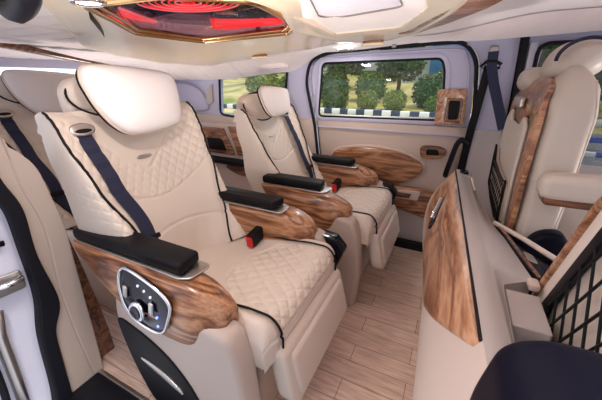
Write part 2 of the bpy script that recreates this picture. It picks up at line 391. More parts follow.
# oval armrest, pull and lower storage of the door
ov = spline([(-.74, .612), (-.70, .650), (-.58, .678), (-.44, .685), (-.28, .670), (-.16, .625), (-.128, .585), (-.15, .53), (-.26, .468), (-.36, .475), (-.50, .535), (-.66, .575), (-.73, .595)], 5)
ar = slab('armrest', ov, 'XZ', 1.955, 2.012, M['wood'], door, r=.02, seg=4)
slab('armrest_rim', off(ov, .012), 'XZ', 1.99, 2.011, M['trim'], door, r=.008)
pl = spline([(-.163, .693), (-.145, .722), (-.05, .724), (-.012, .695), (-.04, .655), (-.14, .645)], 4)
sp_ = slab('handle_plate', pl, 'XZ', 1.985, 2.012, M['wood'], door, r=.008)
slab('handle_recess', rpoly([(-.125, .668), (-.125, .705), (-.06, .708), (-.05, .672)], .01), 'XZ', 1.980, 1.99, M['black'], sp_, r=.003)
up = rpoly([(-.105, .852), (-.115, 1.05), (.035, 1.055), (.052, .86)], .008)
us = holed('switch_panel', up, [rpoly([(-.04, .885), (-.045, .99), (.012, .99), (.015, .885)], .012)], 'XZ', 2.004, .02, M['wood_v'], door)
slab('switch_recess', rpoly([(-.045, .88), (-.05, .995), (.017, .995), (.02, .88)], .012), 'XZ', 2.008, 2.012, M['black'], us, r=.001)
holed('switch_rim', rpoly([(-.054, .872), (-.060, 1.003), (.026, 1.003), (.030, .872)], .012), [rpoly([(-.042, .883), (-.047, .991), (.014, .991), (.017, .883)], .012)], 'XZ', 1.992, .010, M['wood_d'], us, .002)
lp = spline([(-.375, .33), (-.385, .42), (-.36, .445), (-.10, .445), (-.0, .43), (.06, .35), (.05, .28), (-.05, .255), (-.20, .29), (-.33, .315)], 4)
dp = slab('storage_pocket', lp, 'XZ', 1.95, 2.012, M['wood'], door, r=.015)
slab('pocket_recess', rpoly([(-.31, .375), (-.32, .43), (-.12, .435), (-.13, .375)], .01), 'XZ', 1.94, 1.957, M['trim'], dp, r=.003)
slab('recess_shade_plate', rpoly([(-.285, .385), (-.29, .418), (-.17, .418), (-.18, .385)], .006), 'XZ', 1.936, 1.945, M['wood_d'], dp, r=.002)  # dark plate put in as the shade inside the pocket recess
slab('kick_panel', rpoly([(-.79, .06), (-.80, .31), (-.33, .30), (-.05, .25), (.07, .27), (.075, .06)], .02), 'XZ', 1.985, 2.012, M['grey'], door, r=.01)
slab('sill_seal', rpoly([(-.80, .003), (-.80, .06), (.08, .06), (.08, .003)], .01), 'XZ', 1.96, 2.012, M['rubber'], door, r=.005)
# front far door window frame
struct(slab('trim_5', [(.255, .66), (.248, .95), (.235, 1.15), (.225, 1.31), (.262, 1.31), (.272, 1.1), (.282, .9), (.285, .66)], 'XZ', 1.975, 2.03, M['rubber'], r=.004))
struct(slab('trim_6', [(.286, .80), (.276, 1.10), (.270, 1.27), (.305, 1.27), (.312, 1.1), (.305, .80)], 'XZ', 1.985, 2.03, M['body'], r=.004))
d2 = bpy.data.objects.new('door_2', None); COL.objects.link(d2); d2['kind'] = 'structure'
f2 = rpoly([(.335, .68), (.318, 1.255), (1.40, 1.265), (1.40, .68)], .04)
holed('window_frame', off(f2, .018), [f2], 'XZ', 2.0, .06, M['rubber'], d2, .008)
slab('window_pane', f2, 'XZ', 2.012, 2.017, M['tint'], d2, r=.001)
slab('lower_panel', rpoly([(.33, .05), (.33, .69), (1.5, .69), (1.5, .05)], .02), 'XZ', 1.96, 1.985, M['grey'], d2, r=.01)

# ------------------------------------------------------------------ ceiling
def H(x, y):
    side = interp([-2.4, -1.8, -1.1, -.8, 0, 1], [1.10, 1.10, 1.15, 1.265, 1.305, 1.335], x)
    mid = interp([-2.4, -1.9, -1.2, 0, 1], [1.22, 1.265, 1.31, 1.33, 1.37], x)
    rim = interp([-2.4, -1.2, -.2, .3, 1], [1.19, 1.245, 1.30, 1.36, 1.37], x)
    if y < 1.70: return mid + (rim - mid) * max(0, (y - 1.2) / .5) ** 2
    t = (y - 1.70) / .30; return rim + (side - rim) * (1 - (1 - t) ** 1.6) if t < 1 else side
def ceil_fn(u, v):
    x = -2.4 + 4.0 * u; y = .15 + 1.9 * v; z = H(x, min(y, 2.0))
    if x < -1.0:   # sewn pleats of the rear headliner
        q = (y * .8 - x * .45) / .11; g = exp(-(((q % 1) - .5) / .10) ** 2); q2 = (x + .2 * y) / .30; g2 = exp(-(((q2 % 1) - .5) / .035) ** 2)
        z += .007 * min(1, (-1.0 - x) * 4) * max(g, g2)
    return (x, y, z)
bm = grid_bm(ceil_fn, 420, 240)
bmesh.ops.delete(bm, geom=[f for f in bm.faces if ((f.calc_center_median().x + .90) / .33) ** 2 + ((f.calc_center_median().y - .97) / .34) ** 2 < 1], context='FACES')
ce = struct(bm_obj('ceiling', bm, M['suede']))
sm = ce.modifiers.new('solid', 'SOLIDIFY'); sm.thickness = .05; sm.offset = 1
ce.data.polygons[0].normal
def annulus(outer, inner, fo, fi, n=96, rings=8, lip=.085):
    """lofted ring between two outlines; fo, fi give the z at (x, y)"""
    def res(loop):
        P = [Vector(p) for p in loop]; Ls = [(P[(i + 1) % len(P)] - P[i]).length for i in range(len(P))]; T = sum(Ls); out = []
        for k in range(n):
            s_ = T * k / n; i = 0
            while s_ > Ls[i] and i < len(P) - 1: s_ -= Ls[i]; i += 1
            out.append(P[i].lerp(P[(i + 1) % len(P)], min(1, s_ / max(Ls[i], 1e-9))))
        return out
    A = res(outer); c = sum((Vector(p) for p in inner), Vector((0, 0))) / len(inner)
    B0 = [Vector(p) for p in inner]; B = []
    for p in A:      # cast toward the centre of the opening
        best = None; d = p - c
        for i in range(len(B0)):
            a, b_ = B0[i - 1], B0[i]; e = b_ - a; den = d.x * e.y - d.y * e.x
            if abs(den) < 1e-9: continue
            t = ((a.x - c.x) * e.y - (a.y - c.y) * e.x) / den; s_ = ((a.x - c.x) * d.y - (a.y - c.y) * d.x) / den
            if t > 0 and -1e-6 <= s_ <= 1 + 1e-6 and (best is None or t < best): best = t
        B.append(c + d * (best or .5))
    bm = bmesh.new(); R = []
    R.append([bm.verts.new((p.x, p.y, fo(p.x, p.y) + lip)) for p in A])
    for k in range(rings + 1):
        t = k / rings; t2 = t * t * (3 - 2 * t)
        row = []
        for a, b_ in zip(A, B):
            q = a.lerp(b_, .02 + .98 * t); zo = fo(a.x, a.y); zi = fi(b_.x, b_.y)
            z = zo + (zi - zo) * t2 - (.0 if 0 < k < rings else -.003)
            row.append(bm.verts.new((q.x, q.y, z)))
        R.append(row)
    R.append([bm.verts.new((b_.x, b_.y, fi(b_.x, b_.y) + .05)) for b_ in B])
    for r0, r1 in zip(R, R[1:]):
        for i in range(n): bm.faces.new((r0[i], r0[(i + 1) % n], r1[(i + 1) % n], r1[i]))
    return bm, B
pod = thing('ceiling_console', 'glossy cream moulded ceiling console running along the roof above the seats', 'ceiling console', (0, 0, 0))
hexr = rpoly([(-1.08, .74), (-1.29, .98), (-1.25, 1.36), (-.69, 1.285), (-.565, 1.12), (-.50, .745), (-.66, .60), (-.95, .58)], .03)
out_r = rpoly([(-.86, .42), (-1.13, .60), (-1.45, .80), (-1.85, 1.10), (-2.02, 1.38), (-1.95, 1.68), (-1.6, 1.76), (-.85, 1.70), (-.545, 1.66), (-.475, .80), (-.50, .42)], .05)
zo = lambda x, y: min(H(x, y) - .012, 1.275)
zi = lambda x, y: 1.288
bm, Bh = annulus(out_r, hexr, zo, lambda x, y: 1.288)
bm_obj('rear_shell', bm, M['panel'], pod, True, 50)
hexf = rpoly([(-.405, .81), (-.575, 1.18), (-.55, 1.40), (-.24, 1.34), (-.12, 1.05), (-.10, .70), (-.38, .62)], .03)
out_f = rpoly([(-.552, 1.665), (-.36, 1.655), (-.20, 1.46), (-.06, 1.10), (-.01, .92), (.01, .45), (-.47, .42), (-.475, .82), (-.62, 1.16)], .04)
bm, Bf = annulus(out_f, hexf, lambda x, y: min(H(x, y) - .012, 1.272), lambda x, y: 1.282)
bm_obj('front_shell', bm, M['panel'], pod, True, 50)
# suede recess of the front part: sloping border + inner panel
inn = rpoly([(-.40, .86), (-.47, 1.08), (-.40, 1.12), (-.19, 1.05), (-.17, .78), (-.34, .70)], .03)
bm, _ = annulus(hexf, inn, lambda x, y: 1.286, lambda x, y: 1.300, lip=.005)
bm_obj('recess_border', bm, M['suede'], pod)
slab('recess_panel', off(inn, .01), 'XY', 1.302, 1.315, M['suede_l'], pod, r=.003)
tube('recess_trim', [(x, y, 1.299) for x, y in inn], .0025, M['silver'], pod, True)
wdg = slab('wood_strip', rpoly([(-.27, 1.43), (-.20, 1.45), (-.07, 1.24), (.03, 1.04), (.11, .80), (.06, .60), (-.03, .60), (-.03, .92), (-.09, 1.08), (-.22, 1.38)], .01), 'XY', 1.274, 1.37, M['wood'], pod, r=.004)
slab('groove', rpoly([(-.985, .618), (-.995, .628), (-1.20, .785), (-1.345, .888), (-1.18, .765)], .003), 'XY', 1.262, 1.285, M['black'], pod, r=.001)
# lit skylight
sky = thing('mood_light_panel', 'hexagonal gold-rimmed smoked glass roof panel glowing with red light strips', 'ceiling light', (0, 0, 0))
tube('rim', [(x, y, 1.287) for x, y in off(hexr, -.006)], .010, M['gold'], sky, True)
tube('inner_rim', [(x, y, 1.296) for x, y in off(hexr, -.026)], .007, M['gold'], sky, True)
slab('glass_cover', off(hexr, -.02), 'XY', 1.298, 1.301, M['smoke'], sky, r=.0005)
slab('back_box', off(hexr, .0), 'XY', 1.40, 1.41, M['gloss'], sky, r=.001)
bm = bmesh.new(); n = len(hexr)
A = [bm.verts.new((x, y, 1.302)) for x, y in hexr]; B = [bm.verts.new((x, y, 1.40)) for x, y in hexr]
for i in range(n): bm.faces.new((A[i], A[(i + 1) % n], B[(i + 1) % n], B[i]))
bm_obj('side_walls', bm, M['gloss'], sky)
for k in range(9):      # straight strips fanning to the front far corner
    tube('light_strip', [(-.93 - k * .022, 1.06 + k * .027, 1.322), (-.80 - k * .015, 1.12 + k * .019, 1.321), (-.66 - k * .006, 1.16 + k * .012, 1.320)], .0026, M['led'], sky, sides=6)
for k in range(8):      # nested loops toward the middle
    r0 = .018 + k * .017; P = [(-.81 + r0 * 1.2 * cos(a) + .35 * r0 * sin(a), .83 + r0 * .9 * sin(a) - .2 * r0 * cos(a), 1.325) for a in [2 * pi * i / 28 for i in range(28)]]
    tube('light_strip', P, .0024, M['led_p'] if k % 2 else M['led'], sky, True, 6)
for k in range(6):
    tube('light_strip', [(-1.10 - k * .022, .80 + k * .018, 1.33), (-1.16 - k * .02, .93 + k * .012, 1.33), (-1.20 - k * .014, 1.03 + k * .006, 1.33)], .0055, M['led'] if k % 2 else M['led_p'], sky, sides=6)
slab('painted_reflection', rpoly([(-1.26, 1.00), (-1.20, 1.34), (-1.00, 1.36), (-.93, 1.08), (-1.02, .98)], .02), 'XY', 1.336, 1.339, plain('rose_reflection', (.22, .09, .11), .25), sky, r=.001)  # rose plate whose colour stands in for a reflection in the glass
slab('green_plate', rpoly([(-.88, 1.02), (-.88, 1.08), (-.80, 1.08), (-.80, 1.03)], .01), 'XY', 1.336, 1.339, plain('green_plate', (.02, .16, .06), .3), sky, r=.001)  # dark green plate above the glass cover
# lamps and vents in the headliner
def ring_light(name, label, cat, x, y, z, rx, ry, face, lit=0, rot=0, group=None):
    t = thing(name, label, cat, (x, y, z), group)
    P = [(rx * cos(a) * cos(rot) - ry * sin(a) * sin(rot), rx * cos(a) * sin(rot) + ry * sin(a) * cos(rot)) for a in [2 * pi * i / 32 for i in range(32)]]
    tube('bezel', [(a, b, -.004) for a, b in P], .006, M['chrome'] if lit else M['panel'], t, True)
    slab('diffuser' if lit else 'grille', P, 'XY', -.006, .012, face, t, r=.002)
    if lit:
        l = bpy.data.lights.new('bulb', 'AREA'); l.energy = lit; l.size = .06; l.color = (1, .93, .86)
        lo = bpy.data.objects.new('bulb', l); COL.objects.link(lo); lo.parent = t; lo.location = (0, 0, -.012)
    return t
ring_light('ceiling_lamp', 'small lit chrome-rimmed ceiling lamp above the sliding door window', 'ceiling lamp', -.62, 1.80, 1.262, .045, .022, M['lamp'], 1.2, group='ceiling lamps')
ring_light('ceiling_lamp', 'white round roof lamp at the top edge, left of the red glowing panel', 'ceiling lamp', -.755, .478, 1.262, .034, .028, M['lamp'], 1.5, group='ceiling lamps')
ring_light('air_vent', 'dark oval air vent in the roof edge right of the lit lamp', 'air vent', -.40, 1.55, 1.258, .05, .018, M['wood_d'], rot=-.1, group='oval roof vents')
ring_light('air_vent', 'small oval air vent in the cream roof edge above the far rear window', 'air vent', -1.08, 1.62, 1.225, .055, .016, M['wood_d'], rot=-.1, group='oval roof vents')
k = sblob((-.37, 1.90, 1.275), (.014, .012, .010), 2, 16, 10); tag(bm_obj('coat_hook', k, M['silver']), 'tiny round grey coat hook on the roof edge above the door', 'hook')
sc_ = thing('speaker_pod', 'small pale moulded pod with a grey mark above the far rear window', 'ceiling pod', (-1.10, 1.87, 1.185))
slab('cover', spline([(-.12, -.03), (-.06, .035), (.05, .03), (.07, -.035), (0, -.06)], 5), 'XY', -.012, .03, M['suede'], sc_, r=.01)
slab('emblem', spline([(-.03, -.016), (-.03, .012), (-.0, .014), (.0, -.016)], 4), 'XY', -.016, -.005, M['lilac'], sc_, r=.002)
# far cant rail suede pad (front) and rear wood strip
struct(bm_obj('trim_7', grid_bm(lambda u, v: (-.25 + 1.8 * u, 1.70 + .30 * v, H(-.25 + 1.8 * u, 1.70 + .30 * v) - .004 - .028 * sin(pi * v) * min(1, u * 6)), 40, 12), M['suede']))
struct(bm_obj('trim_8', grid_bm(lambda u, v: (-2.0 + .03 * cos(v * 2 * pi), .3 + 1.0 * u, lerp([.3, .80, 1.16, 1.3], [1.30, 1.262, 1.203, 1.185], .3 + 1.0 * u) + (.032 - .024 * u) * sin(v * 2 * pi)), 30, 16), M['wood_d']))
hd = spline([(-.82, .36, 1.245), (-.80, .37, 1.215), (-.74, .36, 1.20), (-.66, .345, 1.215), (-.64, .34, 1.245)], 5, False)
tag(tube('grab_handle', [(x - .03, y - .01, z + .02) for x, y, z in hd], .020, M['rubber']), 'dark brown grab handle at the roof in the top left corner', 'handle')

# ------------------------------------------------------------------ door opening rear jamb (left edge of the picture)
jx = -1.12
def on_jamb(name, L_, R_, d, mat, r=.008):      # L_, R_: (y, z) points of the two edges, bottom to top
    a = spline(L_, 6, False); b_ = spline(R_, 6, False); z0 = 0; z1a, z1b = a[-1][1], b_[-1][1]
    def at_z(c, z): return lerp([q[1] for q in c], [q[0] for q in c], z)
    def f(u, v):
        ya = at_z(a, z1a * v); yb = at_z(b_, z1b * v); z = z1a * v + (z1b - z1a) * v * u
        # rounded strip section: side, front, side
        k_ = max(0, min(1, (u - .08) / .84)); e_ = min(k_, 1 - k_) * abs(yb - ya)
        dd = d - r * (1 - min(1, e_ / r)) ** 2
        if u < .04 or u > .96: dd = -.04
        return (jx + dd, ya + (yb - ya) * k_, z)
    return bm_obj(name, grid_bm(f, 26, 60), mat, None, True, 50)
seam = [(.400, 0), (.392, .12), (.387, .25), (.386, .43), (.402, .65), (.382, .80), (.380, .90), (.378, .97)]
sr = [(.305, 0), (.317, .171), (.329, .299), (.366, .398), (.354, .587), (.361, .739), (.341, .83), (.325, .92), (.31, 1.0)]
slt = [(.255, 0), (.270, .10), (.290, .307), (.318, .447), (.326, .625), (.328, .741), (.308, .83), (.285, .92), (.27, 1.0)]
edge = [(.432, 0), (.440, .17), (.446, .34), (.452, .50), (.456, .63), (.444, .78), (.434, .845), (.413, .885), (.388, .902)]
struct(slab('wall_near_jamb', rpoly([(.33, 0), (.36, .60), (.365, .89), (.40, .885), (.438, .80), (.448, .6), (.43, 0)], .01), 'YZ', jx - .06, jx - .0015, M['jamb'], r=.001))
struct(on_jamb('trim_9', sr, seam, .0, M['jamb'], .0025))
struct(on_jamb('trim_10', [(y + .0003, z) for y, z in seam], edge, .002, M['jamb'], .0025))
struct(on_jamb('trim_11', slt, [(y + .004, z) for y, z in sr], .018, M['rubber'], .006))
struct(on_jamb('trim_12', [(.02, 0), (.02, .6), (.02, 1.0)], [(y + .004, z) for y, z in slt], -.015, M['body'], .004))
struct(slab('wall_near', rpoly([(-2.4, 0), (-2.4, .62), (-1.17, .62), (-1.17, 0)], .01), 'XZ', .30, .36, M['trim'], r=.004))
struct(slab('trim_13', spline([(.45, 0), (.452, .4), (.46, .62), (.475, .62), (.50, .4), (.52, 0)], 3), 'YZ', jx - .10, jx - .06, M['wood_d'], r=.004))
la = thing('door_latch', 'polished steel door latch striker on the white door jamb', 'latch', (jx - .01, .28, .53))
slab('plate', rpoly([(-.09, -.03), (-.09, .035), (.03, .028), (.03, -.035)], .008), 'YZ', 0, .012, M['silver'], la, r=.003)
tube('striker', [(.012, -.05, .012), (.035, -.045, .012), (.04, -.0, .012), (.035, .018, .012), (.012, .02, .012)], .009, M['chrome'], la)
struct(tube('trim_14', [(jx - .005, .06, .685), (jx - .005, .20, .675), (jx - .005, .30, .655)], .009, M['rubber']))
struct(tube('trim_15', [(jx + .0, .225, .46), (jx + .0, .21, .38), (jx + .0, .20, .2), (jx, .19, .05)], .016, M['silver']))
struct(tube('trim_16', [(jx + .004, .19, .44), (jx + .004, .175, .36), (jx + .004, .165, .2), (jx, .15, .05)], .010, M['rubber']))

# ------------------------------------------------------------------ captain seats
RC = radians(24); D_ = Vector((-sin(RC), 0, cos(RC))); N_ = Vector((cos(RC), 0, sin(RC))); HG = Vector((-.09, 0, .42)); LB = .64
def groove(x, p, w): f = (x / p) % 1.0; f = min(f, 1 - f) * p; return exp(-(f / w) ** 2)
def line(d, w): return exp(-(d / w) ** 2)
SEAT = dict(LB=.64, W=1.0)
def back_hw(v): return SEAT['W'] * interp([0, .3, .6, .85, 1], [.150, .205, .250, .272, .274], v)
def back_ow(v): return SEAT['W'] * interp([0, .15, .5, .8, 1], [.262, .268, .283, .286, .280], v)
def back_T(v): return interp([0, .4, .75, 1], [.125, .115, .06, .030], v)
def back_pt(a, v, raised=0):
    """a in -2..2 (|a|<=1 between the piping ridges), v in 0..1 up the back"""
    s_ = abs(a); sg = 1 if a >= 0 else -1; hw, ow = back_hw(v), back_ow(v)
    lumb = .016 * exp(-((v - .30) / .2) ** 2)
    n0 = -.032 + lumb; rid = interp([0, .5, 1], [.055, .05, .042], v)
    if s_ <= 1:
        y = hw * s_; n_ = n0 + (rid - n0) * s_ ** 2.4
    else:
        t = (s_ - 1); ang = min(t, 1) * pi / 2
        y = hw + (ow - hw) * sin(ang); n_ = rid - (rid + back_T(v)) * (1 - cos(ang)) ** 1.15
        n_ += .075 * sin(pi * min(t, 1)) * max(0, 1 - v / .55) ** .8
    t_ = SEAT['LB'] * v; dq = 0
    if s_ < 1.02:
        yy = y * sg
        shield = .64 + .42 * (s_ ** 1.25)
        low_ = .46 + .15 * s_ * s_
        if v < shield and v > low_:
            dq -= .0042 * max(groove(yy * .9 + t_ * .62, .034, .0042), groove(yy * .9 - t_ * .62, .034, .0042)) - .001
        if s_ < .62: dq -= .005 * line((v - shield) * SEAT['LB'] * .8, .0045)
        dq -= .005 * line((v - low_) * SEAT['LB'], .0045)
        dq -= .004 * line((v - .20 - .07 * (1 - s_ * s_)) * SEAT['LB'], .0045)
        dq -= .006 * line((1 - s_) * hw, .008)
    elif s_ < 1.7 and .05 < v < .62:
        dq -= .0035 * max(groove(t_ * .8 + (s_ - 1) * .09, .036, .0042), groove(t_ * .8 - (s_ - 1) * .09, .036, .0042))
    if v > .9:       # roll over the top
        k_ = (v - .9) / .1; n_ -= .022 * k_ ** 2.5
        t_ -= .03 * k_ * max(0, (s_ - .8)) ** 1.5
    p = HG + D_ * t_ + N_ * (n_ + dq + raised); return Vector((p.x, sg * y, p.z))
def make_back(parent):
    bm = bmesh.new(); nu, nv = 190, 150; rows = []
    for j in range(nv):
        v = j / (nv - 1); rows.append([back_pt(-2 + 4 * i / (nu - 1), v) for i in range(nu)])
    topr = rows[-1]
    for k in range(1, 7):
        a = k / 6 * pi / 2
        rows.append([p + D_ * .012 * sin(a) + N_ * ((-.03 - (p - HG).dot(N_)) * (1 - cos(a))) for p in topr])
    V = [[bm.verts.new(p) for p in r] for r in rows]
    for A, B in zip(V, V[1:]):
        for i in range(nu - 1): bm.faces.new((A[i], A[i + 1], B[i + 1], B[i]))
        bm.faces.new((A[-1], A[0], B[0], B[-1]))
    bm.faces.new(V[0]); bm.faces.new(V[-1])
    return bm_obj('backrest', bm, M['leather'], parent, True, 70)
ZC = lambda x: interp([-.20, 0, .2, .33], [.425, .435, .462, .475], x)
def cush_pt(y, s_, raised=0):
    """s_ 0..1 rear to front over the top and down the nose"""
    Ltop = .53
    d = s_ * (Ltop + .17)
    ay = abs(y) / .27
    zb = .020 * max(0, min(1, (ay - .45) / .4)) ** 1.5 - .05 * max(0, (ay - .86) / .14) ** 2
    dq = 0
    if d < Ltop:
        x = -.16 + d; z = ZC(x); nx, nz = 0, 1
        if x > .25: nx = (x - .25) * 1.5
    else:
        a = min((d - Ltop) / .075, pi / 2); r_ = .048
        x = .37 + r_ * sin(a); z = ZC(.33) - r_ * (1 - cos(a)); nx, nz = sin(a), cos(a)
        ex = d - Ltop - .075 * pi / 2
        if ex > 0: z -= ex * 1.2; x -= .0 * ex; nx, nz = 1, 0
    arc = .10 + 3.2 * y * y
    xx = d - .16
    if xx > arc and abs(y) < .205 and xx < .47:
        dq -= .0048 * max(groove(y * .8 + xx * .62, .040, .0052), groove(y * .8 - xx * .62, .040, .0052)) - .0015
    if abs(y) < .205: dq -= .004 * line((xx - arc) * .7, .004)
    dq -= .004 * line(abs(y) - .208, .006)
    if xx > .46: dq -= .006 * line(xx - .475, .006)
    z += zb * (nz if nz > .3 else .3) + nz * (dq + raised); x += nx * (dq + raised)
    x += -.018 * max(0, (ay - .7) / .3) ** 2 * (1 if d > .3 else 0)
    return Vector((x, y, z))
def make_cushion(parent):
    bm = bmesh.new(); ny, ns = 130, 160
    V = [[bm.verts.new(cush_pt(-.27 + .54 * i / (ny - 1), j / (ns - 1))) for i in range(ny)] for j in range(ns)]
    for A, B in zip(V, V[1:]):
        for i in range(ny - 1): bm.faces.new((A[i], A[i + 1], B[i + 1], B[i]))
    # skirts down the sides
    for side in (0, -1):
        col_ = [r[side] for r in V]; s2 = [bm.verts.new((v_.co.x - .005, v_.co.y * .985, min(v_.co.z - .02, .36) if v_.co.z > .36 else v_.co.z - .01)) for v_ in col_]
        for a, b_, c_, d_ in zip(col_, col_[1:], s2[1:], s2): bm.faces.new((a, b_, c_, d_))
    return bm_obj('seat_cushion', bm, M['leather'], parent, True, 75)
ARM = [(-.34, .582, .598, .300, .245), (-.29, .545, .60, .315, .215), (-.19, .470, .60, .330, .205), (-.09, .418, .60, .342, .20), (.05, .390, .598, .352, .20), (.15, .386, .597, .352, .205),
       (.21, .394, .590, .348, .212), (.25, .418, .578, .338, .222), (.28, .442, .566, .324, .232), (.298, .464, .552, .312, .240), (.308, .480, .540, .300, .246)]
ARM = [tuple(q) for q in spline([Vector(a) for a in ARM], 6, False)]
def arm_loft(side):
    rs = SEAT.get('rear', 1.0); xs = [a[0] * rs if a[0] < 0 else a[0] for a in ARM]
    def f(u, v):
        x = xs[0] + (xs[-1] - xs[0]) * (v if v < .8 else .8 + .2 * sin((v - .8) / .2 * pi / 2) ** 1.0)
        zb, zt, yo, yi = [lerp(xs, [a[k] for a in ARM], x) for k in (1, 2, 3, 4)]
        th = u * 2 * pi; e = 2 / 3.6
        cx = math.copysign(abs(cos(th)) ** e, cos(th)); cz = math.copysign(abs(sin(th)) ** e, sin(th))
        y = (yo + yi) / 2 + (yo - yi) / 2 * cx; z = (zb + zt) / 2 + (zt - zb) / 2 * cz
        if cx > 0: y -= .022 * max(0, cz) * cx        # outer face leans in at the top
        y -= .012 * max(0, -cz) * (cx > 0)
        return (x, side * y, z)
    return grid_bm(f, 40, 60, True, caps=True)
def make_seat(name, label, loc, belt_side, panel, arms=True, group=None, rear=False, LBv=.64, W=1.0, pil_c=(-.285, .018, 1.02), pil_s=1.0, bz=.70, ar_r=1.0):
    SEAT['LB'] = LBv; SEAT['W'] = W; SEAT['rear'] = ar_r
    t = thing(name, label, 'seat', loc, group)
    make_back(t); 
    c = make_cushion(t)
    # black piping
    for sg in (-1, 1):
        P = [back_pt(sg * 1.0, v, .0085) for v in [i / 60 for i in range(61)]]
        tube('piping', P, .0042, M['black'], t, sides=6)
        Q = [cush_pt(sg * .208, .08 + .92 * i / 60, .011) for i in range(61)]
        tube('piping', Q, .0038, M['black'], t, sides=6)
    # headrest base with wings, then the pillow
    hb = sblob(HG + D_ * bz + N_ * -.065, (.045, .168 * W, .085), 3.2, 40, 20)
    hb = bm_obj('headrest', hb, M['leather'], t)
    R_ = Matrix.Rotation(-RC * .7, 4, 'Y')
    P = [HG + D_ * (bz + .082 * sin(a)) + N_ * (-.03) + Vector((0, .163 * W * cos(a), 0)) for a in [2 * pi * i / 40 for i in range(40)]]
    tube('headrest_piping', P, .004, M['black'], hb, True, 6)
    po = spline([(-.192, .085), (-.178, .118), (-.13, .127), (0, .122), (.15, .108), (.182, .085), (.186, .02), (.168, -.055), (.135, -.086), (.02, -.100), (-.08, -.098), (-.135, -.062), (-.17, -.005), (-.186, .045)], 6)
    po = [(a * .93 * pil_s, b * (pil_s if pil_s == 1 else pil_s * .93)) for a, b in po]
    cen = Vector(pil_c)
    ax = Vector((-.20, 0, .98)).normalized(); nx_ = Vector((ax.z, 0, -ax.x))
    bm = puff_bm(po, lambda a, b, d: tuple(cen + Vector((0, a, 0)) + ax * b + nx_ * (d * (.8 if d > 0 else 1))), .055, 2.8, 10)
    # crown the front of the cushion
    pil = bm_obj('pillow', bm, M['pillow'], hb, True)
    sh = [tuple(cen + Vector((0, a, 0)) + ax * b + nx_ * -.004) for a, b in off(po, .001)]
    k0 = len(sh)
    tube('pillow_piping', sh, .0045, M['leather_in'], pil, True, 6)
    sh2 = [tuple(cen + Vector((0, a, 0)) + ax * b + nx_ * -.022) for a, b in off(po, -.003)]
    tube('pillow_edge', sh2, .005, M['black'], pil, True, 6)
    # badge in the middle of the back
    bp = back_pt(0, .715, .006)
    def bf(a, b, d): return tuple(bp + Vector((0, a, 0)) + D_ * b + N_ * d)
    slab('badge', [(.032 * cos(q), .0065 * sin(q)) for q in [2 * pi * i / 20 for i in range(20)]], bf, -.004, .003, M['silver'], t, r=.0015)
    # belt
    bs = belt_side
    g0 = back_pt(bs * .70, .90, .012)
    def gf(a, b, d): return tuple(g0 + Vector((0, a, 0)) + D_ * b + N_ * d)
    gd = slab('belt_guide', [(.040 * cos(q), .022 * sin(q)) for q in [2 * pi * i / 28 for i in range(28)]], gf, -.02, .008, M['silver'], t, r=.006)
    slab('slot', [(.026 * cos(q), .007 * sin(q) - .006) for q in [2 * pi * i / 20 for i in range(20)]], gf, .005, .0095, M['black'], gd, r=.001)
    pts = []
    for i in range(30):
        q = i / 29; v = .885 - .885 * q * .92; a = bs * (.70 + .28 * q ** 1.0)
        a = bs * interp([0, .5, 1], [.70, .74, .88], q)
        pts.append(back_pt(a, v, .010 + .012 * sin(pi * q)))
    sb = bm_obj('seat_belt', ribbon_bm(pts, .047, .003, (0, 1, 0)), M['navy'], t, False)
    lp_ = pts[22]; w_ = (pts[23] - pts[21]).normalized()
    nn = Vector((0, 1, 0)).cross(w_).normalized()
    if nn.x < 0: nn = -nn
    slab('latch_plate', rpoly([(-.034, -.008), (-.034, .010), (.034, .010), (.034, -.008)], .006), lambda a, b, d: tuple(lp_ + Vector((0, a, 0)) + w_ * b + nn * d), -.002, .010, M['black'], sb, r=.003)
    # legs rest, base
    if not rear:
        def lf_(a, b, d): return (.395 + .045 * (-b + .41) / .2 + d, a, b)
        lr_ = slab('leg_rest', rpoly([(-.232, .40), (.232, .40), (.238, .24), (.215, .205), (-.215, .205), (-.238, .24)], .02), lf_, -.02, .042, M['leather'], t, r=.018, seg=4)
        sm_ = slab_bm(rpoly([(-.205, .375), (.205, .375), (.208, .235), (-.208, .235)], .02), lf_, .03, .054, .012, 4)
        bm_obj('leg_rest_pad', sm_, M['leather'], lr_, True, 60)
        ca = slab_bm(rpoly([(-.20, .425), (.20, .425), (.20, .395), (-.20, .395)], .01), lambda a, b, d: (.37 + d, a, b), 0, .05, .01, 3)
        bm_obj('leg_rest_roll', ca, M['leather'], lr_, True, 60)
    box('base', (-.20, .33, -.195, .195, 0, .37), M['leather_in'], t, .02)
